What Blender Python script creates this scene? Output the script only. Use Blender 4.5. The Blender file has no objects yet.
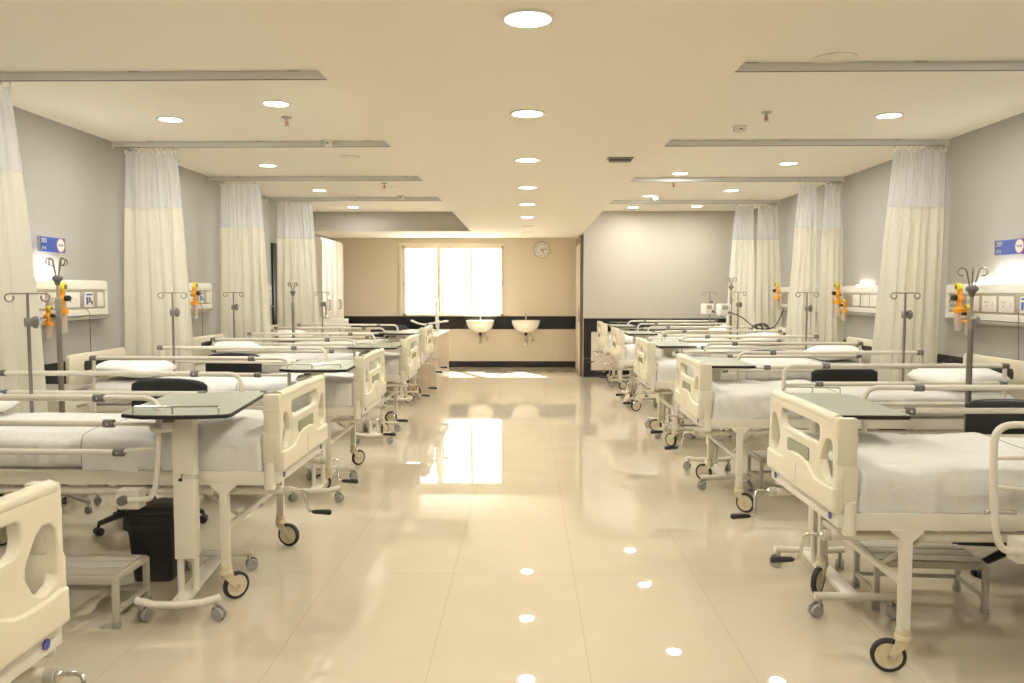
import bpy, bmesh, math, random
from mathutils import Vector, Matrix, noise
PI = math.pi
random.seed(7)
SC = bpy.context.scene
COL = SC.collection

# ---------------------------------------------------------------- camera
CAMZ, FPX = 1.42, 796.0
cam_d = bpy.data.cameras.new('camera')
cam_d.sensor_width = 36.0
cam_d.lens = FPX * 36.0 / 1024.0
cam_d.clip_start = 0.02
cam = bpy.data.objects.new('camera', cam_d)
COL.objects.link(cam)
cam.location = (0, 0, CAMZ)
cam.rotation_euler = (PI / 2 - math.radians(3.63), 0, math.radians(1.077))
SC.camera = cam

# ---------------------------------------------------------------- world, sun, exposure
world = bpy.data.worlds.new('world')
SC.world = world
world.use_nodes = True
bgn = world.node_tree.nodes['Background']
bgn.inputs[0].default_value = (1.0, 0.985, 0.95, 1)
bgn.inputs[1].default_value = 7.5
SUN_DIR = Vector((0.95, -2.0, -2.24)).normalized()
sun_d = bpy.data.lights.new('sun', 'SUN')
sun_d.energy = 40.0
sun_d.angle = math.radians(0.6)
sun_d.color = (1.0, 0.95, 0.86)
sun = bpy.data.objects.new('sun', sun_d)
COL.objects.link(sun)
sun.location = (-4, 22, 8)
sun.rotation_euler = SUN_DIR.to_track_quat('-Z', 'Y').to_euler()
LAMP_W = 15.5          # watts per ceiling downlight
LAMP_COL = (1.0, 0.94, 0.825)
LAMP_COL_SIDE = (1.0, 0.975, 0.925)
SC.view_settings.view_transform = 'Standard'
SC.view_settings.look = 'None'
SC.view_settings.gamma = 1.0
SC.view_settings.use_curve_mapping = False
SC.view_settings.exposure = 0.04
SC.cycles.max_bounces = 10
SC.cycles.diffuse_bounces = 6
SC.cycles.glossy_bounces = 5
SC.cycles.transparent_max_bounces = 12
SC.cycles.sample_clamp_indirect = 12.0
SC.cycles.blur_glossy = 0.08
SC.cycles.use_denoising = True

# ---------------------------------------------------------------- room dimensions
WX, ZC, ZH = 3.62, 2.40, 2.72       # wall half width, low ceiling, high ceiling
YB, YP, YF = -3.2, 13.15, 14.85     # back wall, projecting wall, far wall
EX = 0.93                          # half width of the lowered ceiling

# ---------------------------------------------------------------- materials
def nodes_of(m):
    return m.node_tree.nodes, m.node_tree.links

def mat(name, col, rough=0.5, metal=0.0, bump=0.0, bscale=40.0, bdist=0.004, spec=0.5, coat=0.0, vary=0.0, trans=0.0, emis=None, estr=0.0, alpha=1.0):
    m = bpy.data.materials.new(name)
    m.use_nodes = True
    N, L = nodes_of(m)
    b = N['Principled BSDF']
    b.inputs['Base Color'].default_value = (*col, 1)
    b.inputs['Roughness'].default_value = rough
    b.inputs['Metallic'].default_value = metal
    b.inputs['Specular IOR Level'].default_value = spec
    b.inputs['Coat Weight'].default_value = coat
    b.inputs['Coat Roughness'].default_value = 0.08
    if trans: b.inputs['Transmission Weight'].default_value = trans
    if alpha < 1: b.inputs['Alpha'].default_value = alpha
    if emis:
        b.inputs['Emission Color'].default_value = (*emis, 1)
        b.inputs['Emission Strength'].default_value = estr
    tc = N.new('ShaderNodeTexCoord')
    nz = N.new('ShaderNodeTexNoise')
    nz.inputs['Scale'].default_value = bscale
    nz.inputs['Detail'].default_value = 4
    L.new(tc.outputs['Object'], nz.inputs['Vector'])
    if bump:
        bp = N.new('ShaderNodeBump')
        bp.inputs['Strength'].default_value = bump
        bp.inputs['Distance'].default_value = bdist
        L.new(nz.outputs[0], bp.inputs['Height'])
        L.new(bp.outputs[0], b.inputs['Normal'])
    if vary:
        nv = N.new('ShaderNodeTexNoise'); nv.inputs['Scale'].default_value = 3.0
        L.new(tc.outputs['Object'], nv.inputs['Vector'])
        mx = N.new('ShaderNodeMix'); mx.data_type = 'RGBA'
        mx.inputs['A'].default_value = (*[c * (1 - vary) for c in col], 1)
        mx.inputs['B'].default_value = (*[min(1, c * (1 + vary)) for c in col], 1)
        L.new(nv.outputs[0], mx.inputs['Factor'])
        L.new(mx.outputs['Result'], b.inputs['Base Color'])
    return m

M = {}
M['wall'] = mat('wall_paint', (0.435, 0.42, 0.38), 0.7, bump=0.15, bscale=180, spec=0.3)
M['farwall'] = mat('far_wall_paint', (0.70, 0.62, 0.50), 0.65, bump=0.1, bscale=180, spec=0.3)
M['ceil'] = mat('ceiling_paint', (0.93, 0.885, 0.785), 0.85, spec=0.2)
M['endwall'] = mat('warm_end_wall_paint', (0.50, 0.465, 0.385), 0.65, bump=0.1, bscale=180, spec=0.3)
M['gloss_panel'] = mat('cream_gloss_wall_panel', (0.70, 0.62, 0.49), 0.12, vary=0.04)
M['blackband'] = mat('black_wall_cladding', (0.012, 0.012, 0.014), 0.22, vary=0.1)
M['brown'] = mat('brown_door_frame_wood', (0.17, 0.12, 0.075), 0.45, bump=0.2, bscale=30)
M['winframe'] = mat('cream_window_frame', (0.78, 0.72, 0.56), 0.4)
M['cream'] = mat('cream_moulded_plastic', (0.70, 0.65, 0.50), 0.32, bump=0.03, bscale=120)
M['enamel'] = mat('ivory_powder_coat', (0.70, 0.66, 0.56), 0.34, bump=0.02, bscale=200)
M['enamel_grey'] = mat('grey_beige_powder_coat', (0.48, 0.45, 0.37), 0.38)
M['chrome'] = mat('chrome_steel', (0.72, 0.70, 0.65), 0.16, metal=1.0)
M['steel'] = mat('brushed_steel', (0.50, 0.47, 0.42), 0.32, metal=1.0)
M['darksteel'] = mat('dark_brushed_steel', (0.30, 0.28, 0.24), 0.35, metal=0.9)
M['grey'] = mat('grey_plastic', (0.16, 0.155, 0.14), 0.45)
M['greycast'] = mat('grey_caster_plastic', (0.34, 0.33, 0.29), 0.45)
M['black'] = mat('black_plastic', (0.012, 0.012, 0.012), 0.32)
M['blackfab'] = mat('black_chair_leatherette', (0.014, 0.015, 0.015), 0.42, bump=0.3, bscale=90)
M['rubber'] = mat('black_rubber', (0.02, 0.02, 0.02), 0.6)
M['hub'] = mat('cream_wheel_hub', (0.62, 0.54, 0.37), 0.4)
M['sheet'] = mat('white_bed_linen', (0.69, 0.685, 0.65), 0.85, bump=0.9, bscale=7, bdist=0.022, spec=0.15)
M['pillow'] = mat('white_pillow_cotton', (0.80, 0.79, 0.76), 0.85, bump=0.7, bscale=8, bdist=0.015, spec=0.15)
M['seam'] = mat('dark_sheet_edge_line', (0.25, 0.22, 0.18), 0.8)  # dark line drawn along the cover sheet's edge
M['greenplate'] = mat('grey_green_name_card', (0.22, 0.25, 0.15), 0.25)
M['tabletop'] = mat('grey_green_glazed_tabletop', (0.33, 0.36, 0.28), 0.38, vary=0.05, spec=0.3)
M['blue'] = mat('blue_emblem_paint', (0.05, 0.08, 0.35), 0.4)
M['signblue'] = mat('blue_sign_board', (0.045, 0.10, 0.42), 0.35)
M['white'] = mat('white_plastic', (0.80, 0.78, 0.70), 0.35)
M['silver'] = mat('silver_grey_panel', (0.42, 0.39, 0.33), 0.4, metal=0.3)
M['red'] = mat('red_bulb_plastic', (0.75, 0.06, 0.03), 0.4)
M['yellow'] = mat('yellow_knob_plastic', (0.85, 0.66, 0.03), 0.35)
M['orange'] = mat('orange_regulator_plastic', (0.90, 0.38, 0.02), 0.35)
M['clear'] = mat('clear_jar_plastic', (0.85, 0.85, 0.80), 0.1, alpha=0.35)
M['ceramic'] = mat('white_sink_ceramic', (0.86, 0.83, 0.74), 0.1, coat=0.5)
M['locker'] = mat('cream_locker_laminate', (0.72, 0.65, 0.53), 0.35)
M['counter'] = mat('pale_wood_counter_laminate', (0.60, 0.50, 0.38), 0.3, vary=0.08)
M['track'] = mat('grey_aluminium_track', (0.68, 0.67, 0.66), 0.4)
M['boardgrey'] = mat('step_board_grey', (0.46, 0.43, 0.36), 0.35, vary=0.06)
M['clockface'] = mat('white_clock_face', (0.75, 0.75, 0.68), 0.4)
M['lamp'] = mat('lit_lamp_diffuser', (1, 1, 1), 0.5, emis=(1.0, 0.95, 0.82), estr=9.0)
M['lampring'] = mat('white_lamp_ring', (0.85, 0.80, 0.68), 0.5)
M['screen'] = mat('dark_screen_glass', (0.02, 0.025, 0.03), 0.1)
M['building'] = mat('pale_building_render', (0.75, 0.73, 0.68), 0.8, vary=0.1)

def glass_mat():
    m = bpy.data.materials.new('window_glass'); m.use_nodes = True
    N, L = nodes_of(m); N.remove(N['Principled BSDF'])
    t = N.new('ShaderNodeBsdfTransparent'); g = N.new('ShaderNodeBsdfGlossy'); g.inputs['Roughness'].default_value = 0.02
    x = N.new('ShaderNodeMixShader'); x.inputs[0].default_value = 0.06
    L.new(t.outputs[0], x.inputs[1]); L.new(g.outputs[0], x.inputs[2]); L.new(x.outputs[0], N['Material Output'].inputs[0])
    return m
M['glass'] = glass_mat()

def cloth_mat(name, col, see, transl=0.35, weave=0.0):
    m = bpy.data.materials.new(name); m.use_nodes = True
    N, L = nodes_of(m); N.remove(N['Principled BSDF'])
    d = N.new('ShaderNodeBsdfDiffuse'); d.inputs[0].default_value = (*col, 1)
    t = N.new('ShaderNodeBsdfTranslucent'); t.inputs[0].default_value = (*col, 1)
    x = N.new('ShaderNodeMixShader'); x.inputs[0].default_value = transl
    L.new(d.outputs[0], x.inputs[1]); L.new(t.outputs[0], x.inputs[2])
    tc = N.new('ShaderNodeTexCoord'); nz = N.new('ShaderNodeTexNoise'); nz.inputs['Scale'].default_value = 60
    bp = N.new('ShaderNodeBump'); bp.inputs['Strength'].default_value = 0.25; bp.inputs['Distance'].default_value = 0.003
    L.new(tc.outputs['Object'], nz.inputs['Vector']); L.new(nz.outputs[0], bp.inputs['Height'])
    L.new(bp.outputs[0], d.inputs['Normal'])
    out = x
    if see > 0:
        tr = N.new('ShaderNodeBsdfTransparent'); y = N.new('ShaderNodeMixShader'); y.inputs[0].default_value = see
        L.new(x.outputs[0], y.inputs[1]); L.new(tr.outputs[0], y.inputs[2]); out = y
    L.new(out.outputs[0], N['Material Output'].inputs[0])
    return m
M['curtain'] = cloth_mat('ivory_curtain_cloth', (0.83, 0.80, 0.69), 0)
M['net'] = cloth_mat('white_curtain_net', (0.82, 0.83, 0.82), 0.25)

def floor_mat():
    m = bpy.data.materials.new('polished_cream_floor_tile'); m.use_nodes = True
    N, L = nodes_of(m); b = N['Principled BSDF']
    g = N.new('ShaderNodeNewGeometry'); sp = N.new('ShaderNodeSeparateXYZ'); L.new(g.outputs['Position'], sp.inputs[0])
    def line(axis, off, per, half):
        a = N.new('ShaderNodeMath'); a.operation = 'SUBTRACT'; L.new(sp.outputs[axis], a.inputs[0]); a.inputs[1].default_value = off
        p = N.new('ShaderNodeMath'); p.operation = 'PINGPONG'; L.new(a.outputs[0], p.inputs[0]); p.inputs[1].default_value = per / 2
        c = N.new('ShaderNodeMath'); c.operation = 'LESS_THAN'; L.new(p.outputs[0], c.inputs[0]); c.inputs[1].default_value = half
        return c
    a = line('X', -0.368, 0.604, 0.0011); c = line('Y', 3.92, 1.2, 0.0013)
    mx = N.new('ShaderNodeMath'); mx.operation = 'MAXIMUM'; L.new(a.outputs[0], mx.inputs[0]); L.new(c.outputs[0], mx.inputs[1])
    nz = N.new('ShaderNodeTexNoise'); nz.inputs['Scale'].default_value = 1.6; nz.inputs['Detail'].default_value = 7; nz.inputs['Distortion'].default_value = 1.4
    L.new(g.outputs['Position'], nz.inputs['Vector'])
    r = N.new('ShaderNodeMix'); r.data_type = 'RGBA'
    r.inputs['A'].default_value = (0.54, 0.475, 0.355, 1); r.inputs['B'].default_value = (0.62, 0.555, 0.43, 1)
    L.new(nz.outputs[0], r.inputs['Factor'])
    j = N.new('ShaderNodeMix'); j.data_type = 'RGBA'; L.new(mx.outputs[0], j.inputs['Factor'])
    L.new(r.outputs['Result'], j.inputs['A']); j.inputs['B'].default_value = (0.42, 0.35, 0.24, 1)
    L.new(j.outputs['Result'], b.inputs['Base Color'])
    b.inputs['Roughness'].default_value = 0.012
    b.inputs['IOR'].default_value = 1.95
    b.inputs['Specular IOR Level'].default_value = 0.6
    nb = N.new('ShaderNodeTexNoise'); nb.inputs['Scale'].default_value = 2.5; L.new(g.outputs['Position'], nb.inputs['Vector'])
    bp = N.new('ShaderNodeBump'); bp.inputs['Strength'].default_value = 0.008; bp.inputs['Distance'].default_value = 0.003
    L.new(nb.outputs[0], bp.inputs['Height']); L.new(bp.outputs[0], b.inputs['Normal'])
    return m
M['floor'] = floor_mat()

# ---------------------------------------------------------------- mesh building helpers
class MB:
    def __init__(s):
        s.bm = bmesh.new(); s.mats = []
    def mi(s, m):
        if m not in s.mats: s.mats.append(m)
        return s.mats.index(m)
    def _take(s, verts, m, mtx=None):
        if mtx is not None: bmesh.ops.transform(s.bm, matrix=mtx, verts=verts)
        i = s.mi(m)
        for f in {f for v in verts for f in v.link_faces}: f.material_index = i
        return s
    def box(s, x0, x1, y0, y1, z0, z1, m, bev=0.0, mtx=None):
        t = bmesh.new()
        bmesh.ops.create_cube(t, size=1)
        for v in t.verts:
            v.co = Vector(((x0 + x1) / 2 + v.co.x * (x1 - x0), (y0 + y1) / 2 + v.co.y * (y1 - y0), (z0 + z1) / 2 + v.co.z * (z1 - z0)))
        if bev: bmesh.ops.bevel(t, geom=t.edges[:], offset=bev, segments=2, affect='EDGES', profile=0.6)
        return s.merge(t, m, mtx)
    def merge(s, t, m, mtx=None):
        i = s.mi(m); mp = {}
        for v in t.verts:
            co = v.co if mtx is None else mtx @ v.co
            mp[v] = s.bm.verts.new(co)
        for f in t.faces:
            try:
                nf = s.bm.faces.new([mp[v] for v in f.verts]); nf.material_index = i; nf.smooth = True
            except ValueError: pass
        t.free(); return s
    def rings(s, rings, m, closed_ends=True, loop=False):
        i = s.mi(m); R = [[s.bm.verts.new(p) for p in r] for r in rings]
        n = len(R[0]); k = len(R)
        for a in range(k if loop else k - 1):
            A, B = R[a], R[(a + 1) % k]
            for b in range(n):
                f = s.bm.faces.new((A[b], A[(b + 1) % n], B[(b + 1) % n], B[b])); f.material_index = i; f.smooth = True
        if closed_ends and not loop:
            for r in (R[0][::-1], R[-1]):
                f = s.bm.faces.new(r); f.material_index = i
        return s
    def tube(s, pts, r, m, n=10, smooth_corner=0.0, loop=False):
        pts = [Vector(p) for p in pts]
        if smooth_corner: pts = round_path(pts, smooth_corner)
        rad = r if isinstance(r, (list, tuple)) else [r] * len(pts)
        rings = []; up = None
        for i, p in enumerate(pts):
            if loop: d = (pts[(i + 1) % len(pts)] - pts[i - 1]).normalized()
            elif i == 0: d = (pts[1] - p).normalized()
            elif i == len(pts) - 1: d = (p - pts[i - 1]).normalized()
            else: d = ((pts[i + 1] - p).normalized() + (p - pts[i - 1]).normalized()).normalized()
            if up is None:
                a = Vector((0, 0, 1)) if abs(d.z) < 0.9 else Vector((1, 0, 0))
                up = (a - d * a.dot(d)).normalized()
            else: up = (up - d * up.dot(d)).normalized()
            q = d.cross(up)
            rings.append([p + (up * math.cos(2 * PI * k / n) + q * math.sin(2 * PI * k / n)) * rad[i] for k in range(n)])
        return s.rings(rings, m, True, loop)
    def cyl(s, p0, p1, r, m, r2=None, n=16):
        return s.tube([p0, p1], [r, r if r2 is None else r2], m, n)
    def sph(s, c, r, m, sx=1, sy=1, sz=1, n=14):
        t = bmesh.new(); bmesh.ops.create_uvsphere(t, u_segments=n, v_segments=max(6, n // 2), radius=r)
        for v in t.verts: v.co = Vector((c[0] + v.co.x * sx, c[1] + v.co.y * sy, c[2] + v.co.z * sz))
        return s.merge(t, m)
    def lathe(s, prof, m, c=(0, 0, 0), axis='z', n=24):
        rings = []
        for r, h in prof:
            ring = []
            for k in range(n):
                a = 2 * PI * k / n; u, v = max(r, 1e-4) * math.cos(a), max(r, 1e-4) * math.sin(a)
                p = {'z': (u, v, h), 'y': (v, h, u), 'x': (h, u, v)}[axis]
                ring.append(Vector(p) + Vector(c))
            rings.append(ring)
        if prof[0] == prof[-1]: return s.rings(rings[:-1], m, False, True)
        return s.rings(rings, m)
    def prism(s, poly, z0, z1, m, bev=0.0, mtx=None):
        t = bmesh.new(); a = [t.verts.new((x, y, z0)) for x, y in poly]; f = t.faces.new(a)
        r = bmesh.ops.extrude_face_region(t, geom=[f])
        for v in [g for g in r['geom'] if isinstance(g, bmesh.types.BMVert)]: v.co.z = z1
        bmesh.ops.recalc_face_normals(t, faces=t.faces[:])
        if bev: bmesh.ops.bevel(t, geom=[e for e in t.edges if e.calc_face_angle(0) > 0.6], offset=bev, segments=2, affect='EDGES')
        return s.merge(t, m, mtx)
    def build(s, name, parent=None, ang=40, loc=None):
        bmesh.ops.recalc_face_normals(s.bm, faces=s.bm.faces[:])
        me = bpy.data.meshes.new(name); s.bm.to_mesh(me); s.bm.free()
        for m in s.mats: me.materials.append(M[m])
        for p in me.polygons: p.use_smooth = True
        if hasattr(me, 'set_sharp_from_angle'): me.set_sharp_from_angle(angle=math.radians(ang))
        o = bpy.data.objects.new(name, me); COL.objects.link(o)
        if parent: o.parent = parent
        if loc: o.location = loc
        return o

def round_path(pts, rad, seg=6):
    out = [pts[0]]
    for i in range(1, len(pts) - 1):
        a, b, c = pts[i - 1], pts[i], pts[i + 1]
        r = min(rad, (a - b).length * .49, (c - b).length * .49)
        p, q = b + (a - b).normalized() * r, b + (c - b).normalized() * r
        for k in range(seg + 1):
            t = k / seg; out.append(p * (1 - t) ** 2 + b * 2 * t * (1 - t) + q * t * t)
    out.append(pts[-1]); return out

def rrect(x0, x1, y0, y1, r, seg=5):
    out = []
    for cx, cy, a0 in ((x1 - r, y1 - r, 0), (x0 + r, y1 - r, 90), (x0 + r, y0 + r, 180), (x1 - r, y0 + r, 270)):
        for k in range(seg + 1):
            a = math.radians(a0 + 90 * k / seg); out.append((cx + r * math.cos(a), cy + r * math.sin(a)))
    return out

def sheet_plate(mb, outer, holes, depth, m, mtx, bevel=0.004):
    """a plate with rounded holes: filled 2D curve, extruded and bevelled, turned into mesh"""
    cu = bpy.data.curves.new('tmp', 'CURVE'); cu.dimensions = '2D'; cu.fill_mode = 'BOTH'
    cu.extrude = depth / 2 - bevel; cu.bevel_depth = bevel; cu.bevel_resolution = 2; cu.offset = -bevel
    for poly in [outer] + holes:
        sp = cu.splines.new('POLY'); sp.points.add(len(poly) - 1)
        for p, (x, y) in zip(sp.points, poly): p.co = (x, y, 0, 1)
        sp.use_cyclic_u = True
    o = bpy.data.objects.new('tmp', cu); COL.objects.link(o)
    me = bpy.data.meshes.new_from_object(o)
    t = bmesh.new(); t.from_mesh(me)
    bpy.data.objects.remove(o); bpy.data.curves.remove(cu); bpy.data.meshes.remove(me)
    bmesh.ops.remove_doubles(t, verts=t.verts[:], dist=0.0002)
    return mb.merge(t, m, mtx)

def text_mesh(mb, txt, size, m, mtx, depth=0.0008, align='LEFT'):
    cu = bpy.data.curves.new('tmp', 'FONT'); cu.body = txt; cu.size = size; cu.extrude = depth; cu.align_x = align; cu.align_y = 'CENTER'
    o = bpy.data.objects.new('tmp', cu); COL.objects.link(o)
    me = bpy.data.meshes.new_from_object(o)
    t = bmesh.new(); t.from_mesh(me)
    bpy.data.objects.remove(o); bpy.data.curves.remove(cu); bpy.data.meshes.remove(me)
    return mb.merge(t, m, mtx)

# ---------------------------------------------------------------- scene graph helpers
def tag(o, label, cat, group=None, kind=None):
    if label: o['label'] = label
    if cat: o['category'] = cat
    if group: o['group'] = group
    if kind: o['kind'] = kind
    return o
def thing(name, label, cat, loc=(0, 0, 0), rz=0.0, group=None):
    o = bpy.data.objects.new(name, None); COL.objects.link(o); o.empty_display_size = 0.1
    o.location = loc; o.rotation_euler = (0, 0, rz)
    return tag(o, label, cat, group)
def kids(o):
    return [c for c in list(bpy.data.objects) if c.parent == o]
def dup(root, loc, rz=0.0, label=None, group=None, jitter=True):
    r = root.copy(); COL.objects.link(r); r.location = loc; r.rotation_euler = (0, 0, rz)
    if label: r['label'] = label
    if group: r['group'] = group
    for ch in kids(root):
        c = ch.copy(); COL.objects.link(c); c.parent = r
        for g in kids(ch):
            d = g.copy(); COL.objects.link(d); d.parent = c
    return r
def struct(mb, name, parent=None, ang=30):
    o = mb.build(name, parent, ang)
    if not parent: o['kind'] = 'structure'
    return o

# ================================================================ THE ROOM
mb = MB(); mb.box(-WX - .2, WX + .2, YB - .2, YF + .25, -0.12, 0, 'floor'); struct(mb, 'floor')
mb = MB()
mb.box(-WX - .2, WX + .2, YB - .2, YF + .25, ZH, ZH + .15, 'ceil')
mb.box(-EX, EX, YB, YF, ZC, ZH + .01, 'ceil')
mb.box(-WX, -EX - .0005, YP, YF, ZC, ZH + .01, 'ceil')
mb.box(-WX, -EX - .001, YP - .012, YP, ZC + .004, ZH, 'wall')
struct(mb, 'ceiling')
def side_wall(sgn, name):
    mb = MB(); a, b = (WX, WX + .2) if sgn > 0 else (-WX - .2, -WX)
    mb.box(a, b, YB - .2, YF + .25, 0, ZH + .02, 'wall')
    ch = struct(mb, name)
    mb = MB(); i0, i1 = (WX - .012, WX) if sgn > 0 else (-WX, -WX + .012)
    y1 = YP if sgn > 0 else YF
    mb.box(i0, i1, YB, y1, .64, .87, 'blackband'); struct(mb, 'trim_%d' % (1 if sgn < 0 else 2))
    mb = MB(); mb.box(i0, i1, YB, y1, 0, .1, 'blackband'); struct(mb, 'baseboard_' + name[5:])
side_wall(-1, 'wall_left'); side_wall(1, 'wall_right')
mb = MB(); mb.box(-WX, WX, YB - .2, YB, 0, ZH, 'wall'); struct(mb, 'wall_back')
# far wall with the window opening
wx0, wx1, wz0, wz1 = -2.33, -0.44, 0.95, 2.25
mb = MB()
mb.box(-WX, wx0, YF, YF + .2, 0, ZH, 'farwall'); mb.box(wx1, EX, YF, YF + .2, 0, ZH, 'farwall')
mb.box(wx0, wx1, YF, YF + .2, 0, wz0, 'farwall'); mb.box(wx0, wx1, YF, YF + .2, wz1, ZH, 'farwall')
mb.box(-WX, EX, YF - .008, YF, .11, .71, 'gloss_panel')
struct(mb, 'wall_far')
mb = MB(); mb.box(-WX, EX, YF - .02, YF, .71, .95, 'blackband'); struct(mb, 'trim_3')
mb = MB(); mb.box(-WX, EX, YF - .02, YF, 0, .11, 'blackband'); struct(mb, 'baseboard_far')
# projecting wall on the right with its black framed panel
mb = MB(); mb.box(EX + .001, WX, YP, YF + .2, 0, ZH + .01, 'endwall')
mb.box(EX + .13, WX, YP - .008, YP, .11, .75, 'gloss_panel'); struct(mb, 'wall_inner')
mb = MB(); mb.box(EX + .005, WX, YP - .02, YP, .75, .97, 'blackband'); mb.box(EX + .005, EX + .13, YP - .02, YP, .0, .75, 'blackband')
struct(mb, 'trim_4')
mb = MB(); mb.box(EX + .13, WX, YP - .02, YP, 0, .11, 'blackband'); struct(mb, 'baseboard_inner')
mb = MB()   # side door in the projecting wall's reveal
mb.box(EX - .03, EX, YP + .12, YF - .15, 0, 2.35, 'brown', .004)
mb.box(EX - .04, EX - .025, YP + .25, YF - .28, .02, 2.22, 'locker', .003)
mb.box(EX - .045, EX - .03, YP + .12, YP + .2, 0, 2.35, 'brown', .003)
dr = struct(mb, 'door_1')
mb = MB(); mb.box(EX - .075, EX - .04, YP + .3, YP + .33, .9, 1.15, 'steel', .004); mb.build('door_handle', dr)
mb = MB()
mb.box(-WX, -WX + .03, 11.25, 12.0, 0, 2.1, 'blackband', .004); struct(mb, 'door_2')
# window
mb = MB(); f = .045
mb.box(wx0, wx1, YF - .03, YF + .08, wz1 - f, wz1, 'winframe', .004); mb.box(wx0, wx1, YF - .03, YF + .08, wz0, wz0 + f, 'winframe', .004)
mb.box(wx0, wx0 + f + .02, YF - .03, YF + .08, wz0, wz1, 'winframe', .004); mb.box(wx1 - f, wx1, YF - .03, YF + .08, wz0, wz1, 'winframe', .004)
mb.box(-1.675, -1.61, YF - .02, YF + .07, wz0, wz1, 'winframe', .004); mb.box(-1.055, -1.02, YF - .01, YF + .06, wz0, wz1, 'winframe', .004)
mb.box(wx0 - .02, wx1 + .02, YF - .035, YF, wz1, wz1 + .05, 'winframe', .004)
mb.box(wx0 - .05, wx0, YF - .035, YF, wz0, wz1 + .05, 'winframe', .004)
win = struct(mb, 'window_1')
mb = MB(); mb.box(-1.605, -1.575, YF + .07, YF + .1, wz0, wz1, 'silver'); mb.build('sash_stile', win)
for a, b in ((wx0 + .06, -1.675), (-1.61, -1.055), (-1.02, wx1 - .04)):
    mb = MB(); mb.box(a, b, YF + .03, YF + .036, wz0 + f, wz1 - f, 'glass'); mb.build('window_pane', win)
for xx in (wx0 + .035, wx1 - .02):
    mb = MB(); mb.box(xx - .008, xx + .008, YF - .045, YF - .03, 1.53, 1.6, 'steel', .003); mb.build('window_latch', win)
# outside: pale building across the yard
mb = MB(); mb.box(-9, 3, 26, 30, -4, 5.2, 'building', .02)
for k in range(7):
    for j in range(2):
        x = -8 + k * 1.5; z = 0.3 + j * 2.4
        mb.box(x, x + .8, 25.94, 26.02, z, z + 1.3, 'silver', .01)
        mb.box(x - .1, x + .9, 25.8, 26.0, z - .12, z, 'building', .01)
tag(mb.build('building'), 'pale sunlit building seen faintly through the window', 'building')

# ================================================================ CEILING FIXTURES
def area(name, loc, w, size, col, parent=None, rot=(0, 0, 0)):
    d = bpy.data.lights.new(name, 'AREA'); d.shape = 'DISK'; d.size = size; d.energy = w; d.color = col
    o = bpy.data.objects.new(name, d); COL.objects.link(o); o.location = loc; o.rotation_euler = rot
    if parent: o.parent = parent
    return o
def downlight(x, y, z, label, group):
    t = thing('downlight', label, 'ceiling light', (x, y, z), 0, group)
    mb = MB(); mb.lathe([(.082, -.001), (.098, -.001), (.100, -.004), (.096, -.008), (.084, -.008), (.082, -.001)], 'lampring', n=32); mb.build('trim_ring', t)
    mb = MB(); mb.lathe([(.0005, -.002), (.083, -.002), (.083, -.006), (.0005, -.006)], 'lamp', n=32); mb.build('diffuser', t)
    area('lamp_light', (0, 0, -.012), LAMP_W, .15, LAMP_COL_SIDE if abs(x) > 1 else LAMP_COL, t)
ords = ['nearest', 'second', 'third', 'fourth', 'fifth', 'sixth', 'seventh', 'eighth']
for i, y in enumerate((2.93, 4.46, 6.02, 7.60, 9.06, 10.62)):
    downlight(0.002, y, ZC, 'round lit downlight in the central ceiling strip, %s from the camera' % ords[i], 'downlights along the central ceiling')
downlight(0.0, 1.47, ZC, 'round lit downlight overhead, above the top edge of the view', 'downlights overhead')
downlight(0.0, -.1, ZC, 'round lit downlight behind the viewpoint', 'downlights overhead')
downlight(0.0, -1.8, ZC, 'round lit downlight farthest behind the viewpoint', 'downlights overhead')
for x, y, lab in ((-2.70, 6.07, 'round downlight on the left, beside the curtain nearest a wall sign'), (-2.68, 8.28, 'round downlight on the left between the second and third curtain rails'),
                  (-2.68, 10.32, 'small round downlight on the left before the farthest curtain rail'), (-1.74, 5.58, 'warm round downlight on the left just above a red sprinkler'),
                  (2.68, 6.04, 'largest round downlight in the right ceiling bay, above the nearest curtain'), (2.66, 8.25, 'round downlight in the right bay between second and third rails'),
                  (2.64, 10.42, 'round downlight in the right bay before the farthest rail'), (2.60, 12.36, 'round downlight at the far end of the right bay by the curtain'),
                  (1.69, 8.92, 'round downlight in the right bay just before the third curtain rail'), (1.66, 11.0, 'round downlight on the right beside a small smoke detector'),
                  (1.65, 12.5, 'farthest small downlight of the right bay beside a sprinkler')):
    downlight(x, y, ZH, lab, 'downlights of the side ceiling bays')
for x in (-2.7, 2.7):
    for y in (3.9, 1.5, -.9):
        downlight(x, y, ZH, 'round downlight above the %s beds, %s' % ('left' if x < 0 else 'right', {3.9: 'over the nearest full bed', 1.5: 'beside the viewpoint', -.9: 'behind the viewpoint'}[y]), 'downlights beside the viewpoint')
downlight(-2.7, 12.4, ZH, 'downlight at the far end of the left bay, above the lockers', 'downlights of the side ceiling bays')

def sprinkler(x, y, lab):
    t = thing('sprinkler', lab, 'sprinkler', (x, y, ZH), 0, 'ceiling sprinklers')
    mb = MB(); mb.lathe([(.001, 0), (.038, 0), (.036, -.01), (.014, -.014), (.001, -.014)], 'steel'); mb.build('escutcheon', t)
    mb = MB(); mb.cyl((0, 0, -.012), (0, 0, -.03), .009, 'steel'); mb.tube([(.012, 0, -.028), (.014, 0, -.045), (0, 0, -.062)], .003, 'steel', 6); mb.tube([(-.012, 0, -.028), (-.014, 0, -.045), (0, 0, -.062)], .003, 'steel', 6)
    mb.lathe([(.001, -.062), (.02, -.063), (.02, -.066), (.001, -.066)], 'steel'); mb.build('head', t)
    mb = MB(); mb.cyl((0, 0, -.03), (0, 0, -.06), .006, 'red'); mb.build('bulb', t)
sprinkler(-1.8, 6.02, 'red bulb sprinkler on the left ceiling below a warm downlight')
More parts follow.
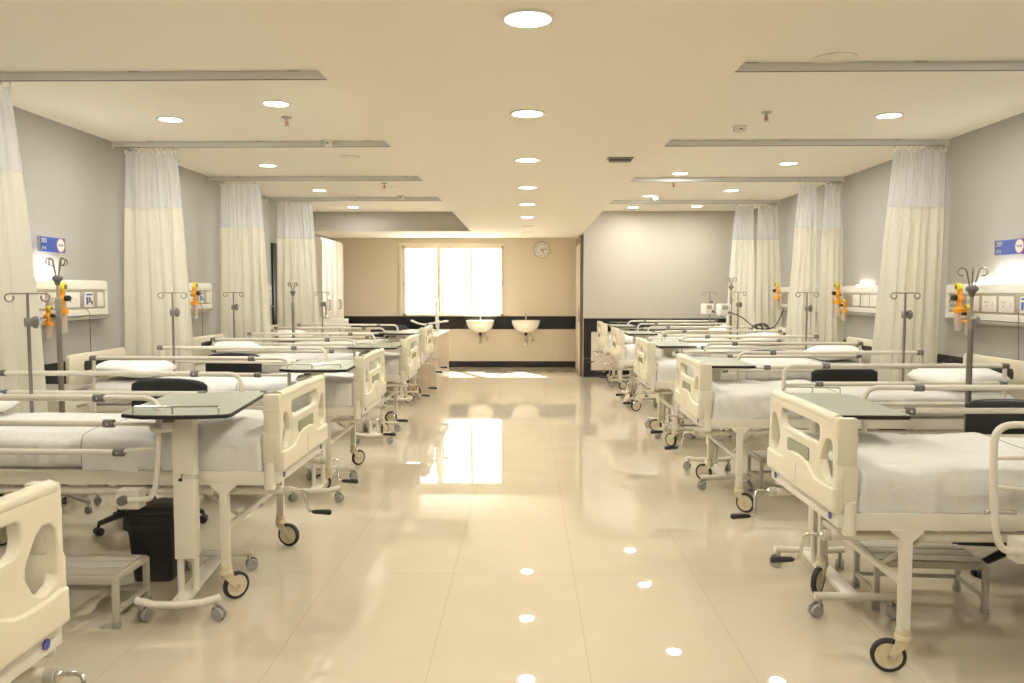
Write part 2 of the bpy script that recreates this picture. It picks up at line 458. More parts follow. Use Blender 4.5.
sprinkler(1.74, 5.92, 'red bulb sprinkler on the right ceiling beside a detector')
sprinkler(1.74, 9.6, 'red bulb sprinkler in the right bay behind the third rail')
sprinkler(1.74, 12.8, 'tiny sprinkler at the far end of the right bay')
sprinkler(-1.72, 9.67, 'small steel sprinkler on the left behind the third rail')
def detector(x, y, lab):
    t = thing('smoke_detector', lab, 'smoke detector', (x, y, ZH), 0, 'ceiling smoke detectors')
    mb = MB(); mb.lathe([(.001, 0), (.058, 0), (.058, -.012), (.05, -.016), (.001, -.016)], 'white'); mb.build('base', t)
    mb = MB(); mb.lathe([(.001, -.016), (.044, -.016), (.046, -.034), (.036, -.05), (.001, -.052)], 'white'); mb.build('head', t)
    mb = MB()
    for k in range(4):
        a = k * PI / 2; mb.box(-.012, .012, .038, .046, -.034, -.024, 'grey', mtx=Matrix.Rotation(a, 4, 'Z'))
    mb.build('vent_slot', t)
detector(-1.72, 6.95, 'white smoke detector on the left at the second curtain rail')
detector(1.68, 6.42, 'white smoke detector on the right behind the red sprinkler')
detector(-1.72, 10.95, 'white smoke detector on the left at the farthest rail')
detector(1.78, 11.1, 'small smoke detector on the right beside a lit downlight')
def speaker_disc(x, y, z, lab, r=.1):
    t = thing('ceiling_speaker', lab, 'ceiling speaker', (x, y, z), 0, 'flush ceiling discs')
    mb = MB(); mb.lathe([(r * .86, 0), (r, 0), (r, -.006), (r * .86, -.008)], 'lampring', n=28); mb.build('ring', t)
    mb = MB(); mb.lathe([(.001, -.003), (r * .87, -.003), (r * .87, -.006), (.001, -.009)], 'ceil', n=28); mb.build('grille', t)
speaker_disc(-1.72, 7.8, ZH, 'round flush ceiling disc on the left behind the second rail')
speaker_disc(1.72, 4.58, ZH, 'round flush ceiling disc on the right by the nearest rail', .12)
speaker_disc(-1.72, 10.04, ZH, 'round flush ceiling disc on the left before the farthest rail')
speaker_disc(-1.7, 12.7, ZH, 'faint flush ceiling disc at the far left end of the bay')
speaker_disc(.015, 13.35, ZC, 'faintest flush disc in the central ceiling, nearest the far wall')
speaker_disc(.01, 12.15, ZC, 'faint flush disc in the central ceiling past the downlights')
t = thing('ceiling_sensor', 'small dark rectangular sensor on the central ceiling, right side', 'sensor', (.685, 5.96, ZC))
mb = MB(); mb.box(-.095, .095, -.045, .045, -.012, 0, 'greycast', .004); mb.build('base', t)
mb = MB(); mb.box(-.08, .08, -.034, .034, -.03, -.012, 'grey', .006); mb.build('lens', t)
mb = MB(); mb.box(-.06, .06, .036, .04, -.026, -.016, 'white'); mb.build('label_strip', t)

# ================================================================ CURTAINS AND RAILS
def rail(sgn, y, lab):
    t = thing('curtain_rail', lab, 'curtain rail', (sgn * 2.28, y, ZH), 0, 'ceiling curtain rails')
    mb = MB(); mb.box(-1.33, 1.335, -.012, .012, -.048, -.001, 'track', .002); mb.box(-1.33, 1.335, -.004, .004, -.052, -.047, 'grey'); mb.build('track', t)
    for k in range(3):
        mb = MB(); x = -1.0 + k * .95; mb.box(x - .035, x + .035, -.02, .02, -.006, 0, 'steel', .002); mb.build('bracket', t)
    mb = MB(); mb.box(sgn * 1.335 - .02, sgn * 1.335 + .004, -.018, .018, -.056, -.001, 'yellow' if False else 'winframe', .002); mb.build('end_cap', t)
RY = [4.66, 7.0, 9.26, 11.55]; LY = [4.78, 6.98, 9.1, 11.12]
for i in range(4):
    rail(1, RY[i], 'grey curtain rail in the right ceiling bay, %s from the camera' % ords[i])
    rail(-1, LY[i], 'grey curtain rail in the left ceiling bay, %s from the camera' % ords[i])

def curtain(sgn, y, top, bot, lab, panels=None, seed=0, zb=.38, nf=9, lean=0.0):
    """top/bot = (x at aisle edge, x at wall edge) at rail and at hem, absolute values"""
    t = thing('hospital_curtain', lab, 'curtain', (0, y, 0), 0, 'gathered bed curtains')
    rnd = random.Random(seed)
    panels = panels or [(top, bot)]
    zt, zm = ZH - .085, 2.14
    for pi_, (tp, bt) in enumerate(panels):
        n = 150; ph = rnd.uniform(0, 6); n_f = max(2, round(nf * .7 / len(panels)))
        warp = [rnd.uniform(-1, 1) for _ in range(6)]
        def pos(u, z):
            k = (zt - z) / (zt - zb); kk = k ** .8
            a = tp[0] + (bt[0] - tp[0]) * kk; b = tp[1] + (bt[1] - tp[1]) * kk
            uu = u + .022 * math.sin(7 * u + warp[0] * 3 + 1.5 * k) + .012 * math.sin(17 * u + warp[1] * 4 - k * 2)
            x = a + (b - a) * u
            amp = (.016 + .022 * min(1, k * 2)) * (.6 + .4 * math.sin(5 * u + warp[2] * 5))
            c = 2 * PI * n_f * uu + ph
            yy = amp * math.sin(c) + .010 * math.sin(2.7 * c + warp[3]) * max(0, 1 - 1.6 * k) + .006 * noise.noise((u * 5, z * 2, seed))
            x += .012 * math.cos(c) * (0.6 + k)
            yy -= lean * kk
            return Vector((sgn * x, yy, z))
        def sheet(z0, z1, rows, m, name):
            mb = MB(); i = mb.mi(m)
            V = [[mb.bm.verts.new(pos(c / n, z0 + (z1 - z0) * r / rows)) for c in range(n + 1)] for r in range(rows + 1)]
            for r in range(rows):
                for c in range(n):
                    f = mb.bm.faces.new((V[r][c], V[r][c + 1], V[r + 1][c + 1], V[r + 1][c])); f.material_index = i
            return mb.build(name, t, 180)
        sheet(zb, zm, 22, 'curtain', 'cloth')
        sheet(zm, zt, 8, 'net', 'net_header')
        mb = MB()   # seam between cloth and net, hem
        mb.tube([pos(c / n, zm) + Vector((0, -.002, 0)) for c in range(n + 1)], .0035, 'curtain', 5); mb.build('seam', t)
        nh = max(3, round(abs(tp[1] - tp[0]) / .055))
        for h in range(nh + 1):
            p = pos(h / nh, zt)
            mb = MB(); mb.box(p.x - .009, p.x + .009, p.y - .006, p.y + .006, zt - .02, zt + .012, 'white', .002)
            mb.tube([(p.x, p.y, zt), (p.x + .008, p.y * .5, zt + .02), (p.x, 0, ZH - .053)], .003, 'steel', 5); mb.build('hook', t)
curtain(-1, LY[0], (3.09, 3.58), (2.90, 3.60), 'nearest left curtain, cut off by the picture edge', seed=1, nf=7)
curtain(-1, LY[1], (3.05, 3.50), (2.90, 3.56), 'ivory curtain on the left between the second and third beds', seed=2, nf=7)
curtain(-1, LY[2], (3.04, 3.50), (2.94, 3.56), 'ivory curtain on the left, third from the camera', seed=3, nf=8)
curtain(-1, LY[3], (2.99, 3.48), (2.86, 3.52), 'farthest curtain on the left, beside the lockers', seed=4, nf=8)
curtain(1, RY[1], (3.16, 3.60), (2.98, 3.62 - .02), 'nearest curtain on the right, hanging beside a blue wall sign', seed=5, nf=8)
curtain(1, RY[2], None, None, 'right curtain parted near its top in a narrow v-gap, second from the camera', [((3.11, 3.30), (2.92, 3.28)), ((3.41, 3.59), (3.27, 3.6))], seed=6, nf=10, lean=.14)
curtain(1, RY[3], None, None, 'farthest right curtain in two gathers, against the plain end wall', [((2.99, 3.24), (2.76, 3.2)), ((3.30, 3.58), (3.2, 3.6))], seed=8, nf=10, lean=.36)

# ================================================================ HOSPITAL BED
def make_footboard(root):
    R = Matrix(((0, 0, 1, 0), (1, 0, 0, 0), (0, 1, 0, 0), (0, 0, 0, 1)))     # plate plane (u,v,w) -> x=w, y=u, z=v
    mb = MB()
    outer = [(-.43, .60), (-.44, .62), (-.44, .765), (-.43, .775), (-.43, .93), (-.42, .95), (-.40, .957), (-.2, .96), (0, .962), (.2, .96), (.40, .957), (.42, .95), (.43, .93), (.43, .775), (.44, .765), (.44, .62), (.43, .60)]
    slot = [(-.245, .835), (-.255, .86), (-.25, .893), (-.235, .903), (.235, .903), (.25, .893), (.255, .86), (.245, .835), (.225, .825), (-.225, .825)]
    hole = lambda s: [(s * a, b) for a, b in ((.295, .72), (.262, .77), (.275, .80), (.315, .85), (.34, .864), (.375, .862), (.395, .845), (.40, .80), (.40, .735), (.385, .71), (.345, .70), (.32, .705))]
    sheet_plate(mb, outer, [slot, hole(1), hole(-1)], .034, 'cream', Matrix.Translation((.024, 0, 0)) @ R, .007)
    # bulging lower panel with its wavy upper edge
    wave = [(-.435, .60), (-.435, .69), (-.40, .695), (-.36, .69)] + [(u / 100, .69 + .055 * math.exp(-(abs(u) / 17.0) ** 4)) for u in range(-30, 31, 3)] + [(.36, .69), (.40, .695), (.435, .69), (.435, .60)]
    sheet_plate(mb, wave, [], .034, 'cream', Matrix.Translation((.014, 0, 0)) @ R, .011)
    # top grip roll
    mb.tube([(.024, -.405, .944), (.024, 0, .949), (.024, .405, .944)], .020, 'cream', 12)
    # returns that wrap round the mattress end
    for s in (-1, 1):
        y0, y1 = sorted((s * .40, s * .438))
        mb.box(.01, .092, y0, y1, .775, .955, 'cream', .014); mb.box(.006, .098, y0 - .001, y1 + .001, .635, .78, 'cream', .014)
        mb.box(.008, .095, y0 + .001, y1 + .002, .865, .895, 'cream', .012)
        mb.box(.01, .075, y0 - (0 if s > 0 else -.01), y1 - (.01 if s > 0 else 0), .605, .64, 'cream', .012)
    for v in mb.bm.verts:
        v.co.y *= .925
        if v.co.x > .05: v.co.x = .05 + (v.co.x - .05) * .9
    fb = mb.build('footboard', root, 50)
    mb = MB(); mb.prism(rrect(-.13, .13, .735, .79, .014), -.003, .003, 'greenplate', .001, Matrix.Translation((.006, 0, 0)) @ R); mb.build('name_card', fb)
    mb = MB(); mb.box(-.0045, -.002, -.001, .001, .62, .70, 'enamel_grey'); mb.build('mould_line', fb)

def make_mattress(root, zt=.765):
    rnd = random.Random(3); mb = MB(); rings = []
    L0, L1, hw, zb = .092, 2.06, .384, .586
    nx, ns = 110, 56
    for i in range(nx + 1):
        t = i / nx; x = L0 + (L1 - L0) * (t ** 1.25 if t < .5 else t ** 1.25)
        e = min((x - L0) / .06, (L1 - x) / .06, 1.0); e = max(0, e); ee = math.sqrt(max(0, 1 - (1 - e) ** 2))
        ring = []
        for k in range(ns):
            a = 2 * PI * k / ns; ca, sa = math.cos(a), math.sin(a); p = .34
            yy = hw * (.93 + .07 * ee) * math.copysign(abs(ca) ** p, ca)
            zz = math.copysign(abs(sa) ** .55, sa)
            zc, hz = (zt + zb) / 2, (zt - zb) / 2 * (.35 + .65 * ee)
            z = zc + hz * zz
            side = abs(ca) ** 3
            wr = noise.noise((x * 9, yy * 3, z * 4)) * .022 + noise.noise((x * 22, yy * 4, z * 7 + x * 11)) * .014 * side
            if x < .5: wr += .010 * side * math.sin(x * 80 + z * 45 + 2 * noise.noise((x * 6, 0, z * 5))) * (1 - x / .5)
            yy += math.copysign(wr * (.4 + side), ca)
            z += noise.noise((x * 3.0, yy * 3.0, 5)) * .006 * (1 if sa > 0 else 0) - (.006 * math.exp(-((x - L0) / .1) ** 2) if sa > 0 else 0)
            ring.append(Vector((x, yy, z)))
        rings.append(ring)
    mb.rings(rings, 'sheet'); m = mb.build('mattress', root, 80)
    # folded cover sheet over the foot half, tucked down the sides
    mb = MB(); i = mb.mi('sheet')
    xs = [.106 + .804 * k / 48 for k in range(49)]; V = []
    prof = [(-.44, .63), (-.4445, .67), (-.444, .71), (-.435, .742), (-.415, .762), (-.37, .770)] + [(u / 100, .7725) for u in range(-32, 33, 8)] + [(.37, .770), (.415, .762), (.435, .742), (.444, .71), (.4445, .67), (.44, .63)]
    prof = [(v * .905, z if z > .65 else .606) for v, z in prof]
    for x in xs:
        V.append([mb.bm.verts.new((x + (.03 * v if x > .8 else 0) + .006 * noise.noise((v * 4, z * 4, 1)), v + (math.copysign(.006, v) if abs(v) > .36 else 0) * (1.0 + noise.noise((x * 7, z * 5, v)) + noise.noise((x * 24 + z * 12, z * 5, v))), z + (.011 * noise.noise((x * 4, v * 4, 9)) + .005 * noise.noise((x * 11 + v * 5, v * 9, 2))) * (1 if z > .76 else .3))) for v, z in prof])
    V.insert(0, [mb.bm.verts.new((.092 + .004 * noise.noise((v * 9, 0, 0)), v * .98, .608 if z > .65 else z)) for v, z in prof]); xs = [0] + xs
    for a in range(len(xs) - 1):
        for b in range(len(prof) - 1):
            f = mb.bm.faces.new((V[a][b], V[a][b + 1], V[a + 1][b + 1], V[a + 1][b])); f.material_index = i
    edge = [v.co.copy() for v in V[-1]]
    sh = mb.build('cover_sheet', m, 180)
    mb = MB(); mb.tube([p + Vector((.0015, 0, .0)) for p in edge], .0022, 'seam', 5); mb.build('sheet_edge', m)
    for s in (-1, 1):      # mattress retaining loops
        mb = MB(); mb.tube([(.55, s * .415, .603), (.55, s * .42, .622), (.66, s * .42, .622), (.66, s * .415, .603)], .004, 'chrome', 6, .01)
        mb.build('retaining_loop', root)

def make_bed():
    t = thing('hospital_bed', '', 'bed', (0, 0, 0), 0, 'hospital beds in two rows')
    make_footboard(t)
    # frame
    mb = MB()
    for s in (-1, 1):
        y0, y1 = sorted((s * .415, s * .375)); mb.box(.06, 2.12, y0, y1, .54, .604, 'enamel', .005)
    mb.box(.05, .09, -.41, .41, .535, .60, 'enamel', .005); mb.box(2.06, 2.10, -.41, .41, .54, .60, 'enamel', .005)
    for x in (.5, .95, 1.4, 1.8): mb.box(x - .02, x + .02, -.41, .41, .565, .595, 'enamel', .003)
    mb.box(.1, 2.05, -.405, .405, .594, .603, 'enamel_grey')
    mb.box(.02, .05, -.40, .40, .545, .60, 'enamel', .004)
    mb.build('bed_frame', t)
    for s in (-1, 1):
        mb = MB(); mb.cyl((.34, s * .37, .505), (1.95, s * .37, .505), .019, 'enamel'); mb.build('lower_tube', t)
    for s in (-1, 1):
        mb = MB(); mb.cyl((.065, s * .395, .522), (.065, s * .395, .645), .026, 'enamel', n=20); mb.sph((.065, s * .395, .522), .026, 'enamel', sz=.4); mb.build('corner_post', t)
    for s in (-1, 1):
        mb = MB(); mb.lathe([(.0005, .016), (.0135, .016), (.0135, .019), (.0005, .019)], 'blue', axis='x', c=(.0, s * .33, .573)); mb.build('emblem', t)
    # legs with casters
    for x in (.27, 1.80):
        for s in (-1, 1):
            mb = MB()
            mb.box(x - .0185, x + .0185, s * .405 - .0185, s * .405 + .0185, .155, .52, 'enamel', .003)
            mb.prism([(x - .055, -.0), (x + .055, 0), (x + .055, -.008), (x + .022, -.04), (x - .022, -.04), (x - .055, -.008)], -.019, .019, 'enamel', 0,
                     Matrix.Translation((0, s * .405, .545)) @ Matrix.Rotation(PI / 2, 4, 'X'))
            lg = mb.build('leg', t)
            ang = {(.27, -1): 3.3, (.27, 1): 4.0, (1.8, -1): .6, (1.8, 1): 2.2}[(x, s)]
            loc = (x, s * .405, 0)
            mb = MB()
            mb.lathe([(.001, .175), (.024, .173), (.027, .16), (.025, .148), (.03, .14), (.03, .128), (.018, .122), (.001, .122)], 'hub')
            for q in (-1, 1):
                y0, y1 = sorted((q * .014, q * .020))
                mb.prism([(-.022, .135), (.026, .13), (.03, .11), (.052, .072), (.060, .062), (.052, .05), (.038, .05), (.004, .09), (-.02, .115)], y0, y1, 'hub', 0, Matrix.Rotation(PI / 2, 4, 'X'))
            mb.cyl((.048, -.022, .063), (.048, .022, .063), .008, 'steel')
            fk = mb.build('caster_fork', lg, loc=loc); fk.rotation_euler.z = ang
            mb = MB()
            mb.lathe([(.049, -.012), (.058, -.012), (.063, -.007), (.063, .007), (.058, .012), (.049, .012), (.049, -.012)], 'rubber', (.048, 0, .063), 'y', 32)
            mb.lathe([(.0005, -.010), (.012, -.013), (.03, -.008), (.049, -.011), (.049, .011), (.03, .008), (.012, .013), (.0005, .010)], 'hub', (.048, 0, .063), 'y', 32)
            wh = mb.build('caster_wheel', lg, loc=loc); wh.rotation_euler.z = ang
    for x in (.27, 1.80):
        mb = MB(); mb.box(x - .01, x + .01, -.39, .39, .325, .35, 'enamel', .003); mb.build('cross_bar', t)
    for q in (-.2, .2):
        mb = MB(); mb.cyl((.27, q, .34), (.6, q, .55), .009, 'enamel'); mb.build('leg_brace', t)
    # cranks
    for s in (-1, 1):
        mb = MB()
        mb.cyl((.30, s * .33, .497), (.02, s * .33, .497), .017, 'enamel'); mb.cyl((.02, s * .33, .497), (-.005, s * .33, .497), .021, 'enamel_grey'); mb.sph((-.008, s * .33, .497), .014, 'chrome')
        a = -.25 if s > 0 else .3
        d = Vector((0, math.sin(a), -math.cos(a))) * .115
        p0 = Vector((-.01, s * .33, .499)); p1 = p0 + Vector((-.062, 0, .004)); p2 = p1 + d + Vector((-.012, 0, 0)); p3 = p2 + Vector((-.018, 0, -.002))
        mb.tube([p0, p1, p2, p3], .0065, 'chrome', 10, .022); ck = mb.build('crank', t)
        mb = MB(); q = p3
        mb.tube([q, q + Vector((-.01, 0, 0)), q + Vector((-.05, 0, -.001)), q + Vector((-.082, 0, -.002)), q + Vector((-.09, 0, -.002))], [.007, .010, .012, .0135, .008], 'black', 14); mb.build('crank_handle', ck)
    # headboard
    R = Matrix(((0, 0, 1, 0), (1, 0, 0, 0), (0, 1, 0, 0), (0, 0, 0, 1)))
    mb = MB()
    outer = [(-.43, .64), (-.43, .93), (-.42, .955), (-.40, .965), (.40, .965), (.42, .955), (.43, .93), (.43, .64)]
    sheet_plate(mb, outer, [[(u * 1.0, v) for u, v in rrect(-.23, .23, .83, .905, .03)]], .032, 'cream', Matrix.Translation((2.125, 0, 0)) @ R, .006)
    for s in (-1, 1): mb.cyl((2.09, s * .395, .53), (2.09, s * .395, .66), .022, 'enamel')
    for v in mb.bm.verts: v.co.y *= .93
    mb.build('headboard', t, 50)
    make_mattress(t)
    # folding side rails
    for s in (-1, 1):
        y = s * .47; r = .0135
        mb = MB()
        # curved foot-end post that carries the bars
        mb.tube([(.80, y, .955), (.50, y, .955), (.505, y, .72), (.525, y, .545), (.55, y, .508), (.68, y, .503)], .0125, 'enamel', 12, .07)
        mb.tube([(.76, y, .842), (.505, y, .838)], .0085, 'enamel', 8)
        mb.tube([(.72, y, .715), (.508, y, .735)], .0085, 'enamel', 8)
        # long bars
        mb.cyl((.74, y, .955), (1.86, y, .957), .0148, 'enamel', n=12); mb.cyl((.70, y, .842), (1.86, y, .846), .0148, 'enamel', n=12); mb.cyl((.66, y, .715), (1.86, y, .718), .0135, 'enamel', n=12)
        # head-end post
        mb.cyl((1.86, y, .97), (1.87, y, .50), .0125, 'enamel', n=12)
        mb.box(.60, .70, min(y, s * .40), max(y, s * .40), .46, .545, 'enamel', .006)
        mb.box(1.83, 1.91, min(y, s * .40), max(y, s * .40), .48, .55, 'enamel', .006)
        sr = mb.build('side_rail', t)
        for x, z in ((.76, .955), (.72, .842), (.68, .715), (1.86, .957), (1.85, .846)):
            mb = MB(); mb.cyl((x - .022, y, z), (x + .022, y, z), .0185, 'grey', n=14); mb.cyl((x, y - .021, z), (x, y + .021, z), .005, 'chrome', n=8); mb.build('rail_clamp', sr)
        mb = MB(); mb.cyl((.665, y - s * .01, .503), (.665, y + s * .026, .503), .021, 'grey', n=18); mb.build('pivot_cap', sr)
    return t

pillow_i = [0]
def make_pillow():
    mb = MB(); t = bmesh.new(); bmesh.ops.create_grid(t, x_segments=26, y_segments=34, size=1)
    top = bmesh.new()
    def sh(u, v, sg):
        h = (max(0, 1 - abs(u) ** 3.2) * max(0, 1 - abs(v) ** 3.6)) ** .55
        x = .19 * (u * (1 - .10 * abs(v) ** 4)) ; y = .31 * (v * (1 - .06 * abs(u) ** 4))
        n_ = noise.noise((u * 2.3, v * 2.3, sg * 3.0)) * .014 + noise.noise((u * 7, v * 7, sg)) * .004
        return Vector((x, y, sg * .055 * h + (n_ * h if sg > 0 else 0) - .012 * (u * u)))
    for sg in (1, -1):
        g = bmesh.new(); bmesh.ops.create_grid(g, x_segments=30, y_segments=40, size=1)
        for v in g.verts: v.co = sh(v.co.x, v.co.y, sg)
        mb.merge(g, 'pillow')
    t.free(); top.free()
    bmesh.ops.remove_doubles(mb.bm, verts=mb.bm.verts[:], dist=.0008)
    o = mb.build('pillow', None, 180); return o

BEDS = [ # side, y centre, |x| of footboard face, label tail
    (-1, 1.51, 1.135, 'cream hospital bed cut off by the lower left corner of the picture'),
    (-1, 3.95, 1.105, 'large cream hospital bed on the left, first one wholly behind the corner bed'),
    (-1, 5.97, 1.137, 'cream hospital bed on the left whose footboard is second along the aisle'),
    (-1, 8.10, 1.148, 'cream hospital bed on the left, before the far nurse counter by one bed'),
    (-1, 10.40, 1.27, 'farthest cream hospital bed on the left, next to the counter'),
    (1, 3.315, 1.128, 'nearest cream hospital bed on the right, its footboard turned toward the aisle'),
    (1, 5.50, 1.098, 'second cream hospital bed in the right row, behind the nearest one'),
    (1, 7.60, 1.078, 'middle cream hospital bed in the right row of five'),
    (1, 9.80, 1.067, 'fourth cream hospital bed in the right row from the camera'),
    (1, 11.85, 1.07, 'farthest cream hospital bed on the right, before the black framed wall'),
]
bed0 = make_bed(); pil0 = make_pillow(); tag(pil0, '', 'pillow', 'white pillows on the beds')
PLAB = ['white pillow on the corner bed beyond the left picture edge', 'white pillow at the left picture edge on the nearest full left bed', 'plump white pillow on the second full left bed by the oxygen panel',
        'white pillow on the left bed beside the third curtain', 'small white pillow on the farthest left bed', 'white pillow on the nearest right bed, outside the picture edge',
        'white pillow on the second right bed, beside the tall steel drip stand', 'white pillow on the middle right bed behind two rails', 'white pillow on the fourth right bed below looped cables', 'white pillow on the farthest right bed']
ILAB = ['slim drip hook pole on the corner bed, at the left', 'slim drip hook pole against the nearest left curtain', 'slim drip hook pole before the second left curtain', 'slim drip hook pole before the third left curtain',
        'slim drip hook pole on the farthest left bed', 'slim drip hook pole on the nearest right bed, outside the view', 'slim drip hook pole before the nearest right curtain', 'slim drip hook pole before the parted right curtain',
        'slim drip hook pole before the farthest right curtain', 'slim drip hook pole against the plain end wall on the right']
def make_bed_pole():
    t = thing('drip_pole', '', 'drip pole', (0, 0, 0), 0, 'drip hook poles fixed to the beds')
    mb = MB(); mb.cyl((0, 0, .56), (0, 0, 1.24), .0095, 'darksteel'); mb.cyl((0, 0, 1.2), (0, 0, 1.41), .007, 'darksteel'); mb.build('pole', t)
    mb = MB(); mb.box(-.02, .02, -.02, .02, 1.22, 1.27, 'darksteel', .006); mb.lathe([(.001, .02), (.03, .02), (.036, .03), (.036, .042), (.022, .05), (.001, .05)], 'grey', (0, 0, 1.245), 'x', 7); mb.build('height_knob', t)
    for s in (-1, 1):
        pts = [(0, 0, 1.405), (s * .085, 0, 1.405)] + [(s * (.088 + .022 * math.sin(a)), 0, 1.383 + .022 * math.cos(a)) for a in [k * PI / 6 for k in range(1, 11)]]
        mb = MB(); mb.tube(pts, .0045, 'darksteel', 7); mb.build('hook', t)
    return t
pole0 = make_bed_pole()
for i, (s, yc, xf, lab) in enumerate(BEDS):
    rz = 0 if s > 0 else PI
    b = bed0 if i == 0 else dup(bed0, (0, 0, 0))
    b.location = (s * xf, yc, 0); b.rotation_euler = (0, 0, rz); b['label'] = lab
    # each bed's casters swivel their own way
    rnd = random.Random(40 + i)
    for lg in [c for c in kids(b) if c.name.startswith('leg') and 'brace' not in c.name]:
        a = rnd.uniform(0, 2 * PI)
        if lab.startswith('nearest cream') or lab.startswith('large cream'):
            a = {(True, True): 2.9, (True, False): 4.0}.get((True, (lg.data.vertices[0].co.y < 0)), 3.0) if min(v.co.x for v in lg.data.vertices) < 1 else a
        for c in kids(lg): c.rotation_euler.z = a
    for c in kids(b):      # the aisle-camera side rail hangs folded a little outward
        if c.name.startswith('side_rail') and sum(v.co.y for v in c.data.vertices) * s < 0: c.location.y = -s * .065
    p = pil0 if i == 0 else pil0.copy()
    if i: COL.objects.link(p)
    p.scale = (1.1, 1.08, 1.15); p.location = (s * (xf + 1.84), yc + rnd.uniform(-.03, .03), .845); p.rotation_euler = (0, -s * .10, rnd.uniform(-.12, .12)); p['label'] = PLAB[i]
    q = pole0 if i == 0 else dup(pole0, (0, 0, 0))
    px = {1: 2.79, 2: 2.88, 3: 3.17, 6: 2.80, 7: 2.81, 8: 2.70, 9: 2.81}.get(i, 2.8)
    q.location = (s * px, yc + .452, 0); q.rotation_euler = (0, 0, .75 if i == 1 else rnd.uniform(-.25, .25)); q['label'] = ILAB[i]

# ================================================================ OVERBED TABLES
def make_overbed():
    """origin on the floor under the column-side bar; the top reaches along +y over the bed"""
    t = thing('overbed_table', '', 'overbed table', (0, 0, 0), 0, 'overbed tables beside the beds')
    zt = .90
    def outline(g):
        return [(-.245 + g, .12), (-.225 + g, .05), (-.13, -.005 + g), (0, -.022 + g), (.13, -.022 + g), (.225 - g, -.01 + g), (.24 - g, .02), (.24 - g, .71 - g), (.225 - g, .725 - g), (-.225 + g, .725 - g), (-.24 + g, .71 - g)]
    mb = MB(); mb.prism(outline(0), zt - .018, zt - .002, 'black', .003); mb.prism(outline(.004), zt - .004, zt, 'tabletop', .001); top = mb.build('tabletop', t)
    mb = MB(); mb.box(-.16, .16, .10, .64, zt - .036, zt - .014, 'enamel', .005); mb.build('top_bracket', t)
    mb = MB(); mb.tube([(-.17, .035, zt), (-.17, .035, zt + .032), (.0, .006, zt + .032), (.19, .006, zt + .032), (.19, .006, zt)], .004, 'chrome', 8, .01); mb.cyl((0, .008, zt), (0, .008, zt + .032), .0045, 'chrome', n=8)
    mb.build('gallery_rail', t)
    mb = MB(); mb.box(-.046, .046, .125, .205, .235, zt - .036, 'enamel', .008); mb.build('column', t)
    mb = MB()
    for x in (-.029, .029): mb.cyl((x, .165 + x * .4, .075), (x, .165 + x * .4, .24), .015, 'enamel')
    mb.build('inner_post', t)
    mb = MB(); mb.tube([(-.05, .14, zt - .055), (-.11, .13, zt - .06), (-.125, .11, zt - .075), (-.09, .10, zt - .085), (-.04, .12, zt - .08)], .012, 'enamel', 10, .02); mb.box(-.075, -.03, .10, .145, zt - .05, zt - .034, 'grey', .004); mb.build('release_lever', t)
    mb = MB(); mb.box(-.02, -.004, .1225, .1245, .585, .598, 'black', .0008)
    mb.tube([(-.005, .1235, .598), (-.005, .1235, .617), (.002, .1235, .612)], .002, 'black', 6)
    text_mesh(mb, 'ITCO', .026, 'greycast', Matrix.Translation((.005, .1245, .603)) @ Matrix.Rotation(PI / 2, 4, 'X')); mb.build('maker_mark', t)
    mb = MB(); mb.tube([(-.175, .02, .098), (-.1, 0, .085), (0, -.008, .082), (.1, 0, .085), (.175, .02, .098)], .0165, 'enamel', 12)
    mb.tube([(-.175, .64, .092), (.175, .64, .092)], .0165, 'enamel', 12)
    mb.box(-.035, .035, .0, .64, .066, .086, 'enamel', .004); mb.build('base_frame', t)
    for x, y, a in ((-.155, .02, 1.2), (.155, .02, -.4), (-.155, .64, 2.0), (.155, .64, .3)):
        mb = MB(); mb.cyl((0, 0, .055), (0, 0, .085), .010, 'steel')
        R = Matrix.Rotation(a, 4, 'Z')
        for q in (-1, 1):
            t2 = bmesh.new(); bmesh.ops.create_cone(t2, cap_ends=True, segments=20, radius1=.029, radius2=.026, depth=.016)
            mb.merge(t2, 'greycast', Matrix.Rotation(a, 4, 'Z') @ Matrix.Translation((.016, q * .013, .029)) @ Matrix.Rotation(-q * PI / 2, 4, 'X'))
        t3 = bmesh.new(); bmesh.ops.create_cone(t3, cap_ends=True, segments=20, radius1=.031, radius2=.031, depth=.012)
        for v in t3.verts:
            if v.co.y > .012: pass
        mb.merge(t3, 'grey', Matrix.Rotation(a, 4, 'Z') @ Matrix.Translation((.012, 0, .037)) @ Matrix.Rotation(PI / 2, 4, 'X'))
        mb.build('caster', t, loc=(x, y, 0))
    return t
OT = [ # x, y, rz, label
    (-1.495, 3.30, .115, 'overbed table with grey-green top and chrome lip, nearest on the left'),
    (-1.43, 5.24, .06, 'overbed table over the second full left bed, chrome lip toward the camera'),
    (-1.44, 7.30, .05, 'overbed table over the third left bed, beside its footboard'),
    (-1.60, 9.75, .03, 'farthest left overbed table, near the counter'),
    (1.452, 4.06, PI - .03, 'overbed table behind the nearest right footboard, chrome lip on its far side'),
    (1.44, 6.28, PI - .03, 'overbed table over the second right bed'),
    (1.43, 8.27, PI, 'overbed table over the middle right bed'),
    (1.42, 10.45, PI, 'overbed table over the fourth right bed'),
    (1.44, 12.5, PI, 'farthest right overbed table by the black framed wall'),
]
ot0 = make_overbed()
for i, (x, y, rz, lab) in enumerate(OT):
    o = ot0 if i == 0 else dup(ot0, (0, 0, 0))
    o.location = (x, y, 0); o.rotation_euler = (0, 0, rz); o['label'] = lab
    if x > 0:
        for c in kids(o):
            if c.name.startswith(('tabletop', 'gallery_rail')): c.scale.x = .76

